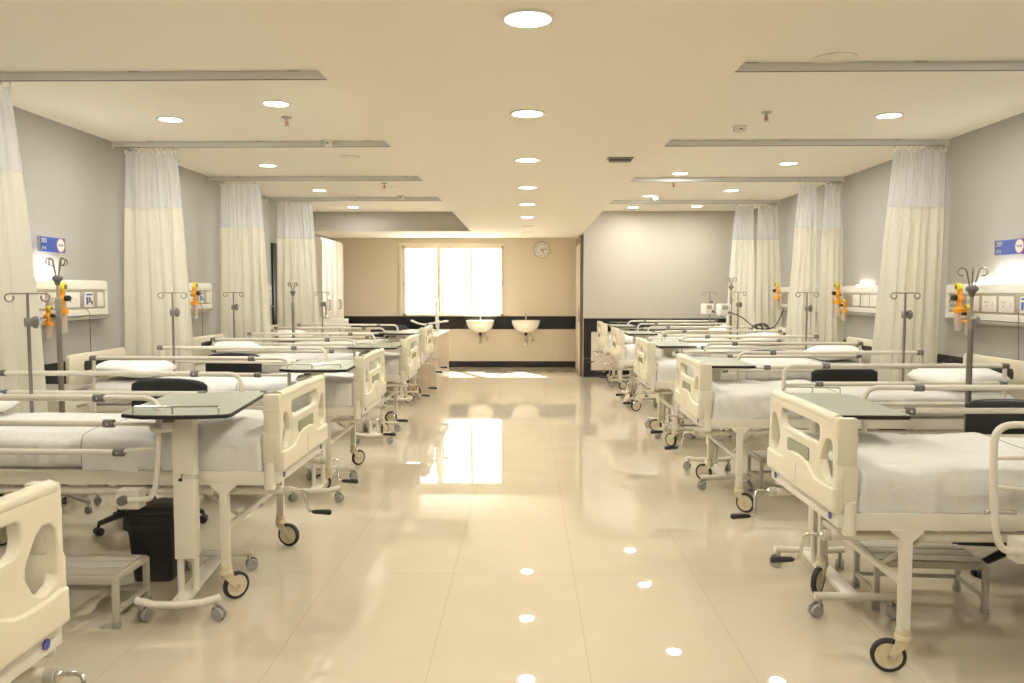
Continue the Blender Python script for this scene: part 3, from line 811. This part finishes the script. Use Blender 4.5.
# ================================================================ STEP STOOLS
def make_stool():
    t = thing('step_stool', '', 'step stool', (0, 0, 0), 0, 'low steel step stools under the beds')
    w, d, h = .23, .135, .225
    mb = MB()
    for q in (-1, 1):
        mb.box(-w, w, q * d - .011, q * d + .011, h - .028, h - .004, 'enamel_grey', .003); mb.box(q * w - .011, q * w + .011, -d, d, h - .028, h - .004, 'enamel_grey', .003)
        mb.box(q * w - .009, q * w + .009, -d, d, .06, .08, 'enamel_grey', .003)
    mb.box(-w, w, d - .009, d + .009, .06, .08, 'enamel_grey', .003); mb.build('frame', t)
    for x in (-1, 1):
        for y in (-1, 1):
            mb = MB(); mb.box(x * w - .012, x * w + .012, y * d - .012, y * d + .012, .0, h - .01, 'enamel_grey', .003); lg = mb.build('leg', t)
            mb = MB(); mb.box(x * w - .0145, x * w + .0145, y * d - .0145, y * d + .0145, 0, .028, 'greycast', .003); mb.build('rubber_foot', lg)
    for k in (-1, 0, 1):
        mb = MB(); mb.box(-w + .008, w - .008, k * .087 - .038, k * .087 + .038, h - .006, h + .004, 'boardgrey', .002); bd = mb.build('step_board', t)
        mb = MB()
        for x in (-.19, 0, .19): mb.sph((x, k * .087, h + .004), .005, 'steel', sz=.4, n=8)
        mb.build('screw', bd)
    return t
st0 = make_stool()
for i, (x, y, rz, lab) in enumerate((
    (-1.96, 3.38, .0, 'low steel step stool between the corner bed and the nearest left table'),
    (1.80, 3.62, -.08, 'low slatted step stool under the nearest right bed'),
    (1.90, 5.80, .05, 'low step stool under the second right bed'),
    (1.75, 7.85, 0, 'low step stool under the middle right bed'),
    (-2.0, 5.30, .03, 'low step stool beside the second full left bed'))):
    o = st0 if i == 0 else dup(st0, (0, 0, 0))
    o.location = (x, y, 0); o.rotation_euler = (0, 0, rz); o['label'] = lab

# ================================================================ WASTE BIN
t = thing('waste_bin', 'black tapered waste bin standing beside the nearest left overbed table', 'waste bin', (-1.835, 3.86, 0), .06)
t.scale = (.92, .92, .97)
mb = MB()
def sq(h, a, b): return [Vector((x * a, y * b, h)) for x, y in rrect(-1, 1, -1, 1, .25, 4)]
mb.rings([sq(.0, .098, .085), sq(.006, .102, .088), sq(.33, .128, .11), sq(.335, .134, .116), sq(.352, .134, .116), sq(.352, .126, .108), sq(.02, .095, .08)], 'black'); mb.build('body', t)
mb = MB(); mb.rings([sq(.352, .132, .114), sq(.368, .128, .11), sq(.382, .10, .085)], 'black'); mb.box(-.09, .09, -.118, -.112, .30, .335, 'black', .003); mb.build('lid', t)
mb = MB(); mb.tube([(-.135, -.06, .33), (-.15, -.07, .26), (-.15, .05, .26), (-.135, .06, .33)], .004, 'black', 6, .02); mb.build('handle', t)
mb = MB(); rr = []
for h, g in ((.352, 1.02), (.30, 1.03), (.27, 1.02)): rr.append([Vector((x * .134 * g + .004 * math.sin(i * 3), y * .117 * g + .004 * math.cos(i * 5), h + .008 * math.sin(i * 1.7))) for i, (x, y) in enumerate(rrect(-1, 1, -1, 1, .25, 4))])
mb.rings(rr, 'blackfab', False); mb.build('bin_liner', t)

# ================================================================ OFFICE CHAIRS
def make_chair():
    t = thing('office_chair', '', 'office chair', (0, 0, 0), 0, 'black swivel chairs between the beds')
    for k in range(5):
        a = 2 * PI * k / 5 + .3; d = Vector((math.cos(a), math.sin(a), 0))
        mb = MB(); mb.tube([d * .03 + Vector((0, 0, .12)), d * .12 + Vector((0, 0, .115)), d * .24 + Vector((0, 0, .085)), d * .30 + Vector((0, 0, .07))], [.026, .024, .019, .016], 'black', 8); lg = mb.build('base_leg', t)
        mb = MB(); c = d * .30; n_ = Vector((-d.y, d.x, 0))
        mb.cyl(c + Vector((0, 0, .05)), c + Vector((0, 0, .075)), .008, 'black')
        for q in (-1, 1): mb.cyl(c + n_ * q * .006 + Vector((0, 0, .025)), c + n_ * q * .024 + Vector((0, 0, .025)), .025, 'black')
        mb.build('caster', lg)
    mb = MB(); mb.cyl((0, 0, .10), (0, 0, .27), .028, 'black'); mb.cyl((0, 0, .26), (0, 0, .39), .014, 'steel'); mb.box(-.08, .08, -.08, .08, .385, .405, 'black', .005); mb.build('gas_column', t)
    mb = MB(); mb.box(-.235, .235, -.23, .22, .405, .475, 'blackfab', .03); mb.build('seat', t)
    mb = MB(); mb.tube([(0, .12, .40), (0, .27, .41), (0, .285, .55), (0, .27, .72)], .014, 'black', 8, .05); mb.build('back_bar', t)
    # padded back, gently curved and rounded
    mb = MB(); rings = []
    for i in range(17):
        u = -1 + 2 * i / 16; e = (1 - abs(u) ** 6) ** .5 if abs(u) < 1 else 0; e = max(e, .25)
        x = .255 * u; yb = .262 - .035 * u * u
        ring = []
        for k in range(16):
            a = 2 * PI * k / 16; ca, sa = math.cos(a), math.sin(a)
            ring.append(Vector((x, yb + .026 * e * math.copysign(abs(ca) ** .6, ca), .74 + .125 * (e * .3 + .7) * math.copysign(abs(sa) ** .5, sa) + .004 * math.cos(3 * u))))
        rings.append(ring)
    mb.rings(rings, 'blackfab'); mb.build('backrest', t, 60)
    return t
ch0 = make_chair()
for i, (x, y, rz, z, lab) in enumerate((
    (-2.28, 4.72, -.12, 0, 'black swivel chair behind the nearest full left bed'),
    (-2.62, 6.78, -.05, 0, 'black swivel chair behind the second full left bed'),
    (2.53, 4.03, -.5, 0, 'black swivel chair behind the nearest right bed at the picture edge'),
    (2.65, 6.42, .03, 0, 'black swivel chair behind the second right bed'),
    (2.64, 8.45, .03, 0, 'black swivel chair behind the middle right bed'),
    (-2.05, 12.0, .5, 0.0, 'black swivel chair behind the counter, nearer the lockers'),
    (-2.15, 13.25, 2.9, 0.0, 'black swivel chair tucked behind the counter below the window'))):
    o = ch0 if i == 0 else dup(ch0, (0, 0, 0))
    o.location = (x, y, 0); o.rotation_euler = (0, 0, rz); o['label'] = lab
    if x > 0: o.scale = (1.08, 1, .9 if y > 5 else .97)

# ================================================================ FREE-STANDING DRIP STANDS
def make_stand():
    t = thing('drip_stand', '', 'drip stand', (0, 0, 0), 0, 'floor-standing steel drip stands')
    mb = MB(); mb.cyl((0, 0, .09), (0, 0, 1.25), .0165, 'darksteel'); mb.cyl((0, 0, 1.2), (0, 0, 1.40), .0095, 'steel'); mb.build('pole', t)
    mb = MB(); mb.cyl((0, 0, 1.18), (0, 0, 1.28), .019, 'greycast'); mb.cyl((0, -.01, 1.235), (0, -.05, 1.235), .014, 'greycast'); mb.build('height_clamp', t)
    mb = MB(); mb.lathe([(.001, 1.36), (.012, 1.36), (.02, 1.385), (.033, 1.395), (.033, 1.41), (.024, 1.42), (.001, 1.42)], 'grey'); mb.build('collar', t)
    for k in range(4):
        a = PI / 4 + k * PI / 2; d = Vector((math.cos(a), math.sin(a), 0))
        pts = [d * .01 + Vector((0, 0, 1.41)), d * .03 + Vector((0, 0, 1.50))] + [d * (.052 - .022 * math.cos(b)) + Vector((0, 0, 1.50 + .022 * math.sin(b))) for b in [j * PI / 5 for j in range(1, 9)]]
        mb = MB(); mb.tube(pts, .0045, 'darksteel', 7); mb.build('hook', t)
    for k in range(5):
        a = 2 * PI * k / 5 + .5; d = Vector((math.cos(a), math.sin(a), 0))
        mb = MB(); mb.tube([d * .0 + Vector((0, 0, .10)), d * .21 + Vector((0, 0, .07))], .012, 'steel', 8)
        lg = mb.build('base_leg', t)
        mb = MB(); c = d * .2; n_ = Vector((-d.y, d.x, 0)); mb.cyl(c + n_ * .010 + Vector((0, 0, .023)), c - n_ * .010 + Vector((0, 0, .023)), .023, 'grey'); mb.cyl(c + Vector((0, 0, .03)), c + Vector((0, 0, .07)), .006, 'steel'); mb.build('caster', lg)
    return t
sd0 = make_stand()
for i, (x, y, rz, s, lab) in enumerate((
    (-2.985, 5.02, .4, 1.07, 'tall steel drip stand in front of the left oxygen panel'),
    (2.55, 4.62, .3, 1.02, 'tall steel drip stand at the right, before the nearest right wall panel'),
    (-2.84, 9.62, .2, 1.0, 'small distant drip stand before the farthest left curtain'),
    (2.78, 10.92, .2, 1.05, 'distant steel drip stand carrying a white pump before the farthest right curtain'))):
    o = sd0 if i == 0 else dup(sd0, (0, 0, 0))
    o.location = (x, y, 0); o.rotation_euler = (0, 0, rz); o.scale = (1, 1, s); o['label'] = lab

# ================================================================ BED HEAD PANELS, GAS REGULATORS, SIGNS
def make_panel():
    """origin at lower centre on the wall, local +x points into the room, length along y"""
    t = thing('bed_head_panel', '', 'wall panel', (0, 0, 0), 0, 'wall service panels behind the bed heads')
    hl = .68
    mb = MB()
    prof = [(0, 0), (.055, .0), (.06, .01), (.06, .075), (.05, .08), (.05, .24), (.062, .245), (.062, .29), (.052, .312), (.03, .318), (0, .318)]
    rings = [[Vector((a, y, b)) for a, b in prof] for y in (-hl, hl)]
    mb.rings(rings, 'white'); mb.box(0, .058, -hl - .012, -hl, .0, .31, 'white', .006); mb.box(0, .058, hl, hl + .012, 0, .31, 'white', .006); mb.build('housing', t)
    mb = MB(); mb.box(.048, .052, -hl + .03, hl - .03, .085, .235, 'silver', .001); mb.build('inset_strip', t)
    mb = MB(); mb.box(.06, .074, -hl + .01, hl - .01, .028, .034, 'grey'); mb.box(.058, .09, -hl, hl, .01, .022, 'silver', .003); mb.build('equipment_rail', t)
    for y, w in ((-.28, .085), (-.05, .095), (.17, .095), (.40, .065), (.575, .045)):
        mb = MB(); mb.box(.05, .06, y - w, y + w, .10, .22, 'white', .004); so = mb.build('socket_plate', t)
        mb = MB()
        if w > .08:
            for q, h in ((-.03, .175), (.0, .175), (-.015, .145)): mb.cyl((.059, y + q - .02, h), (.0615, y + q - .02, h), .006, 'grey', n=8)
            mb.box(.059, .065, y + .03, y + .06, .145, .175, 'white', .002); mb.build('pin_hole', so)
        elif w > .05:
            mb.box(.059, .062, y - .045, y + .045, .195, .208, 'signblue'); mb.box(.059, .062, y - .045, y - .02, .12, .18, 'signblue'); mb.box(.059, .062, y - .01, y + .02, .135, .18, 'grey'); mb.box(.059, .062, y + .025, y + .05, .12, .15, 'grey'); mb.build('call_buttons', so)
        else:
            mb.box(.059, .063, y - .02, y + .02, .125, .195, 'white', .002); mb.build('rocker_switch', so)
    mb = MB(); mb.box(.004, .05, -.30, .02, .316, .328, 'lamp', .003); mb.build('uplight_lens', t)
    mb = MB(); mb.tube([(.065, .33, .10), (.08, .36, .06), (.075, .37, -.2), (.07, .375, -.30)], .0032, 'grey', 6, .03); mb.box(.055, .085, .36, .39, -.34, -.29, 'grey', .006); mb.build('call_cord', t)
    return t
pn0 = make_panel()
PANELS = [(-1, 6.02, 1.19, 'white wall service panel on the left, lit from above, behind the nearest drip stand'), (-1, 8.26, 1.19, 'white wall service panel between the second and third left curtains'),
          (-1, 10.38, 1.19, 'small distant wall service panel before the farthest left curtain'), (1, 6.16, 1.16, 'white wall service panel at the right picture edge, lit from above'),
          (1, 8.42, 1.16, 'white wall service panel on the right between two curtains'), (1, 10.6, 1.16, 'distant right wall service panel mostly hidden by the parted curtain')]
for i, (s, y, z, lab) in enumerate(PANELS):
    o = pn0 if i == 0 else dup(pn0, (0, 0, 0))
    o.location = (s * WX, y, z); o.rotation_euler = (0, 0, PI if s > 0 else 0); o['label'] = lab
    if s > 0: o.scale = (1, 1, 1)
for s, y, z in ((-1, 5.88, 1.53), (1, 6.02, 1.49)):
    d = bpy.data.lights.new('panel_uplight', 'AREA'); d.shape = 'RECTANGLE'; d.size = .05; d.size_y = .30; d.energy = 3.2; d.color = (1, .97, .88)
    o = bpy.data.objects.new('panel_uplight', d); COL.objects.link(o); o.location = (s * (WX - .035), y, z); o.rotation_euler = (PI, s * .45, 0)

def make_regulator():
    """hangs on the equipment rail; local +x into the room"""
    t = thing('oxygen_regulator', '', 'regulator', (0, 0, 0), 0, 'orange gas regulators on the wall panels')
    mb = MB(); mb.cyl((.01, 0, .05), (.05, 0, .05), .016, 'steel'); mb.tube([(.05, 0, .14), (.05, 0, -.10)], [.02, .016], 'orange', 12); mb.sph((.05, 0, .06), .034, 'orange'); mb.build('body', t)
    mb = MB(); mb.lathe([(.001, 0), (.03, 0), (.034, .008), (.034, .03), (.028, .036), (.001, .036)], 'yellow', (.045, 0, .15), 'x', 18); mb.cyl((.08, 0, .15), (.084, 0, .15), .018, 'grey'); mb.cyl((.05, 0, .10), (.05, 0, .15), .012, 'yellow'); mb.build('gauge', t)
    mb = MB(); mb.cyl((.075, .0, .065), (.11, 0, .065), .022, 'black', n=10); mb.build('knob', t)
    mb = MB(); mb.lathe([(.001, -.055), (.040, -.055), (.044, -.045), (.044, -.02), (.036, -.012), (.001, -.012)], 'orange', (.05, 0, 0)); mb.build('collar', t)
    mb = MB(); mb.lathe([(.001, -.20), (.030, -.20), (.034, -.19), (.034, -.055), (.001, -.055)], 'clear', (.05, 0, 0)); mb.lathe([(.001, -.16), (.012, -.155), (.017, -.135), (.012, -.11), (.001, -.105)], 'orange', (.05, 0, 0)); mb.build('jar', t)
    mb = MB(); mb.tube([(.05, -.03, .02), (.07, -.10, .03), (.06, -.15, -.01), (.05, -.11, -.03), (.05, -.06, -.02)], .004, 'white', 6, .03); mb.build('tubing', t)
    return t
rg0 = make_regulator()
for i, (s, x, y, z, lab) in enumerate((
    (-1, 3.53, 5.90, 1.30, 'yellow and orange gas regulator on the left panel behind the drip stand'), (-1, 3.53, 5.74, 1.20, 'orange gas regulator set lower on the left panel, with a black screw'),
    (1, 3.53, 6.48, 1.30, 'yellow and orange gas regulator with a clear jar on the nearest right panel'), (1, 3.53, 6.36, 1.20, 'orange gas valve just right of the tall steel drip stand'),
    (1, 3.53, 9.0, 1.33, 'orange gas regulator on the second right panel beside the parted curtain'), (1, 3.53, 8.83, 1.22, 'smaller orange gas valve at the right of the second right panel'),
    (1, 3.53, 11.15, 1.36, 'distant orange gas regulator between the two farthest right curtains'),
    (-1, 3.53, 8.28, 1.33, 'orange gas regulator at the edge of the second left curtain'))):
    o = rg0 if i == 0 else dup(rg0, (0, 0, 0))
    o.location = (s * x, y, z); o.rotation_euler = (0, 0, 0 if s < 0 else PI); o['label'] = lab
    if 'lower' in lab or 'valve' in lab: o.scale = (.8, .8, .62)

def sign(s, y0, y1, z, top, lab):
    t = thing('bed_sign', lab, 'sign', (s * (WX - .05), (y0 + y1) / 2, z), 0, 'blue bed number signs')
    # board turned a little toward the aisle
    w = (y1 - y0) / 2; R = Matrix.Rotation(PI / 2, 4, 'X')
    base = Matrix.Rotation(-s * PI / 2, 4, 'Z')
    mb = MB(); mb.box(-w, w, -.006, .006, -.055, .055, 'signblue', .002, base); mb.box(-w - .006, -w, -.01, .01, -.057, .057, 'silver', .002, base); mb.box(w, w + .004, -.008, .008, -.057, .057, 'silver', .002, base); mb.build('board', t)
    mb = MB(); mb.lathe([(.001, -.006), (.048, -.006), (.048, -.0085), (.001, -.0085)], 'white', axis='y', n=28)
    mb.lathe([(.048, -.0062), (.052, -.0062), (.052, -.0082), (.048, -.0082), (.048, -.0062)], 'red', axis='y', n=28)
    mb.box(-.03, .03, -.0092, -.0086, -.007, .009, 'blue'); mb.box(-.024, .02, -.0097, -.0092, -.002, .004, 'white')
    for v in mb.bm.verts: v.co.x += w - .06
    bmesh.ops.transform(mb.bm, matrix=base, verts=mb.bm.verts[:]); mb.build('emblem', t)
    mb = MB(); text_mesh(mb, top, .05, 'white', base @ Matrix.Translation((-w + .012, -.0075, .025)) @ R); text_mesh(mb, '1+1', .04, 'white', base @ Matrix.Translation((-w + .016, -.0075, -.03)) @ R); mb.build('lettering', t)
    mb = MB(); mb.box(-.01, .01, .004, .05, -.01, .01, 'silver', .002, base); mb.build('wall_bracket', t)
sign(-1, 5.79, 6.11, 1.767, '303', 'blue sign reading 303 with a white round emblem on the left wall')
sign(1, 5.80, 6.16, 1.745, '309', 'blue sign reading 309 with a white round emblem on the right wall')

# ================================================================ BEDSIDE CABINETS
def make_cabinet():
    t = thing('bedside_cabinet', '', 'bedside cabinet', (0, 0, 0), 0, 'bedside cabinets at the bed heads')
    mb = MB(); mb.box(-.24, .24, -.18, .18, .07, .74, 'enamel', .006)
    for x in (-.2, .2):
        for y in (-.14, .14): mb.cyl((x, y, 0.0), (x, y, .075), .015, 'grey')
    mb.build('body', t)
    mb = MB(); mb.box(-.25, .25, -.19, .19, .74, .765, 'silver', .006); mb.tube([(-.24, -.18, .765), (-.24, -.18, .80), (-.24, .18, .80), (-.24, .18, .765)], .005, 'chrome', 6, .02); mb.build('top', t)
    mb = MB(); mb.box(.238, .252, -.165, .165, .56, .72, 'enamel', .004); dr = mb.build('drawer', t)
    mb = MB(); mb.box(.252, .268, -.05, .05, .635, .647, 'steel', .003); mb.build('handle', dr)
    mb = MB(); mb.box(.238, .252, -.165, .165, .09, .54, 'enamel', .004); dr = mb.build('door', t)
    mb = MB(); mb.box(.252, .268, -.13, -.118, .35, .45, 'steel', .003); mb.build('handle', dr)
    return t
cb0 = make_cabinet()
for i, (x, y, rz, lab) in enumerate(((-3.30, 5.34, 0, 'grey topped bedside cabinet beside the second full left bed'), (-3.27, 7.27, 0, 'bedside cabinet next to the third left bed'),
                                     (-3.3, 9.55, 0, 'bedside cabinet next to the farthest left bed'))):
    o = cb0 if i == 0 else dup(cb0, (0, 0, 0))
    o.location = (x, y, 0); o.rotation_euler = (0, 0, rz); o['label'] = lab

# ================================================================ LOCKERS (far left)
t = thing('locker', 'tall cream locker row with paired doors against the far left wall', 'locker', (-3.35, 12.72, 0))
mb = MB(); mb.box(-.25, .235, -.7, .7, 0, 2.23, 'locker', .006); mb.build('carcass', t)
for k in range(4):
    y0 = -.695 + k * .3475
    mb = MB(); mb.box(.236, .254, y0 + .003, y0 + .3445, .08, 2.2, 'locker', .004); d = mb.build('door', t)
    yy = y0 + (.31 if k % 2 == 0 else .04)
    for z0 in (1.12, .62):
        mb = MB(); mb.tube([(.252, yy, z0), (.28, yy, z0 + .01), (.28, yy, z0 + .15), (.252, yy, z0 + .16)], .006, 'grey', 8, .015); mb.build('handle', d)

# ================================================================ TROLLEY WITH DEVICE (far left)
t = thing('equipment_trolley', 'white trolley in front of the lockers', 'trolley', (-2.86, 11.6, 0))
mb = MB(); mb.box(-.27, .25, -.2, .2, .89, .915, 'white', .005); mb.box(-.26, .24, -.19, .19, .40, .42, 'white', .005); mb.build('shelf', t)
for x in (-.24, .22):
    for y in (-.17, .17):
        mb = MB(); mb.cyl((x, y, .05), (x, y, .90), .012, 'enamel'); mb.cyl((x - .01, y, .027), (x + .01, y, .027), .027, 'grey'); mb.build('leg', t)
t = thing('suction_unit', 'white box-shaped medical unit lying on the far left trolley', 'medical device', (-2.86, 11.6, .916))
mb = MB(); mb.box(-.24, .22, -.14, .14, 0, .10, 'white', .012); mb.box(.221, .226, -.11, .11, .02, .085, 'locker', .002); mb.build('case', t)
mb = MB(); mb.lathe([(.001, .10), (.06, .10), (.055, .115), (.012, .14), (.01, .26), (.016, .27), (.012, .29), (.001, .29)], 'steel', (-.08, 0, 0)); mb.tube([(-.08, 0, .27), (-.11, 0, .29), (-.16, 0, .28)], .008, 'greycast', 8); mb.build('lamp_stem', t)
mb = MB(); mb.tube([(-.24, -.05, .05), (-.32, -.07, .0 + .03), (-.33, -.05, -.1)], .005, 'black', 6, .04); mb.build('power_cable', t)

# ================================================================ NURSE COUNTER
t = thing('nurse_counter', 'pale nurse counter at the far end of the left row, below the window', 'counter', (0, 0, 0))
mb = MB(); mb.box(-1.66, -1.27, 11.12, 12.9, 0, .765, 'counter', .004); mb.box(-2.5, -1.66, 12.55, 12.9, 0, .765, 'counter', .004); mb.build('body', t)
mb = MB(); mb.box(-1.7, -1.255, 11.10, 12.92, .765, .79, 'locker', .004); mb.box(-2.52, -1.7, 12.5, 12.92, .765, .79, 'locker', .004); mb.build('worktop', t)
t = thing('computer_monitor', 'white computer monitor on the counter, seen edge-on', 'monitor', (-1.33, 11.75, .79), .06)
mb = MB(); mb.box(-.012, .014, -.25, .25, .10, .48, 'white', .006); mb.build('casing', t)
mb = MB(); mb.box(-.015, -.012, -.235, .235, .12, .465, 'screen'); mb.build('screen', t)
mb = MB(); mb.cyl((.01, 0, .012), (.018, 0, .2), .02, 'white'); mb.lathe([(.001, 0), (.10, 0), (.10, .008), (.02, .015), (.001, .015)], 'white'); mb.build('stand', t)
t = thing('desk_lamp', 'white jointed desk lamp reaching left from the counter', 'desk lamp', (-1.42, 11.35, .79))
mb = MB(); mb.lathe([(.001, 0), (.07, 0), (.068, .012), (.015, .02), (.001, .02)], 'black'); mb.cyl((0, 0, .015), (0, 0, .17), .016, 'black'); mb.build('base', t)
mb = MB(); mb.tube([(.26, 0, .2), (.1, 0, .175), (-.05, 0, .15), (-.13, 0, .165), (-.24, 0, .21)], .014, 'white', 8); mb.build('arm', t)
mb = MB(); mb.sph((.26, 0, .2), .03, 'white', sx=1.5, sz=.6); mb.build('lamp_head', t)
t = thing('paper_tray', 'low white document tray on the far nurse counter', 'tray', (-1.5, 12.35, .79))
mb = MB(); mb.box(-.15, .12, -.18, .16, 0, .008, 'white', .002); mb.box(-.15, -.143, -.18, .16, 0, .06, 'white', .002); mb.box(.113, .12, -.18, .16, 0, .06, 'white', .002); mb.build('tray', t)
mb = MB(); mb.box(-.12, .09, -.15, .13, .008, .03, 'sheet', .001); mb.build('papers', t)

# ================================================================ WASH BASINS AND CLOCK
def make_basin():
    t = thing('wash_basin', '', 'wash basin', (0, 0, 0), 0, 'white wash basins on the far wall')
    mb = MB(); rings = []
    def ring(z, a, b0, b1):
        pts = []
        for k in range(36):
            an = 2 * PI * k / 36; x = a * math.copysign(abs(math.cos(an)) ** .75, math.cos(an)); y = math.sin(an)
            y = -b0 * abs(y) ** .85 if y < 0 else b1 * abs(y) ** .6
            pts.append(Vector((x, y - .2, z)))
        return pts
    mb.rings([ring(.66, .09, .08, .10), ring(.68, .15, .12, .17), ring(.74, .215, .17, .19), ring(.80, .245, .19, .195), ring(.865, .262, .205, .197), ring(.882, .262, .205, .197), ring(.884, .24, .185, .12), ring(.86, .22, .165, .10), ring(.79, .17, .13, .07), ring(.755, .05, .04, .03)], 'ceramic')
    mb.build('bowl', t, 60)
    mb = MB(); mb.cyl((0, -.05, .88), (0, -.05, .98), .016, 'chrome'); mb.tube([(0, -.05, .955), (0, -.10, .975), (0, -.17, .965), (0, -.175, .945)], .010, 'chrome', 8, .02); mb.tube([(0, -.05, .98), (0, -.04, 1.0), (0, -.09, 1.02)], .006, 'chrome', 8); mb.build('tap', t)
    mb = MB(); mb.cyl((0, -.19, .67), (0, -.19, .60), .028, 'black'); mb.cyl((0, -.19, .60), (0, -.19, .47), .019, 'chrome'); mb.lathe([(.001, .44), (.028, .44), (.032, .46), (.03, .53), (.001, .54)], 'chrome', (0, -.19, 0)); mb.tube([(0, -.19, .55), (.03, -.12, .56), (.03, -.0, .56)], .013, 'chrome', 8, .02); mb.build('bottle_trap', t)
    mb = MB(); mb.cyl((.13, 0, .50), (.13, -.05, .50), .014, 'chrome'); mb.sph((.13, -.055, .50), .022, 'chrome'); mb.tube([(.13, -.05, .51), (.13, -.06, .57), (.05, -.07, .64), (.02, -.08, .68)], .007, 'chrome', 8, .04); mb.build('angle_valve', t)
    return t
bs0 = make_basin()
bs0.location = (-.86, YF - .02, 0); bs0['label'] = 'white wash basin under the right end of the window'
dup(bs0, (-.02, YF - .02, 0), 0, 'white wash basin on the plain wall below the clock')
t = thing('wall_clock', 'round wall clock with a silver rim high on the far wall', 'clock', (.27, YF, 2.185))
mb = MB(); mb.lathe([(.135, 0), (.155, 0), (.160, -.018), (.150, -.036), (.138, -.034), (.135, -.01), (.135, 0)], 'chrome', axis='y', n=40); mb.build('rim', t)
mb = MB(); mb.lathe([(.001, 0), (.137, 0), (.137, -.012), (.001, -.012)], 'clockface', axis='y', n=40); fc = mb.build('face', t)
mb = MB()
for k in range(12):
    mb.box(-.004, .004, -.0155, -.012, .095, .12, 'black', 0, Matrix.Rotation(k * PI / 6, 4, 'Y'))
mb.build('hour_mark', fc)
for n_, a, l, w in (('hour_hand', 2.55, .065, .007), ('minute_hand', 1.45, .10, .005)):
    mb = MB(); mb.box(-w, w, -.021, -.017, -.015, l, 'black', 0, Matrix.Rotation(a, 4, 'Y')); mb.build(n_, t)

# ================================================================ PUMPS, CABLES ON THE RIGHT
def pump(x, y, z, lab, rz=0):
    t = thing('infusion_pump', lab, 'infusion pump', (x, y, z), rz, 'white infusion pumps')
    mb = MB(); mb.box(-.085, .085, -.06, .06, -.08, .08, 'white', .018); mb.build('case', t)
    mb = MB(); mb.box(-.06, .03, -.064, -.058, .0, .055, 'silver', .002); mb.build('display', t)
    mb = MB(); mb.box(-.02, .06, .05, .075, -.03, .03, 'grey', .004); mb.build('pole_clamp', t)
    mb = MB(); mb.cyl((.05, -.07, -.04), (.05, -.058, -.04), .018, 'grey'); mb.build('dial', t)
pump(2.66, 10.82, 1.17, 'white infusion pump clamped beside the distant right drip stand', .3)
pump(2.74, 12.15, 1.15, 'white infusion pump on the slim pole before the end wall', .5)
mb = MB()
mb.tube([(2.72, 10.86, 1.14), (2.9, 10.84, 1.08), (3.05, 10.8, .94), (3.18, 10.75, .90), (3.30, 10.7, .93), (3.42, 10.9, 1.0), (3.56, 11.1, 1.18)], .007, 'black', 8, .2)
tag(mb.build('power_cable'), 'black cable drooping from the right wall panel to the distant drip stand', 'cable')
mb = MB(); rr = random.Random(5); pts = []
for k in range(60):
    a = k * .55; pts.append((3.12 + .09 * math.cos(a) + .05 * math.sin(a * .37), 10.73 + .03 * math.sin(a * .7), .925 + .05 * math.sin(a) + .01 * math.cos(a * .3)))
mb.tube(pts, .006, 'black', 6); tag(mb.build('coiled_cable'), 'coil of black cable hanging beside the fourth right bed', 'cable')
mb = MB(); mb.tube([(2.8, 12.1, 1.12), (2.9, 12.0, 1.06), (3.0, 11.9, .95)], .006, 'black', 6, .1)
tag(mb.build('pump_cable'), 'short black cable below the pump by the end wall', 'cable')
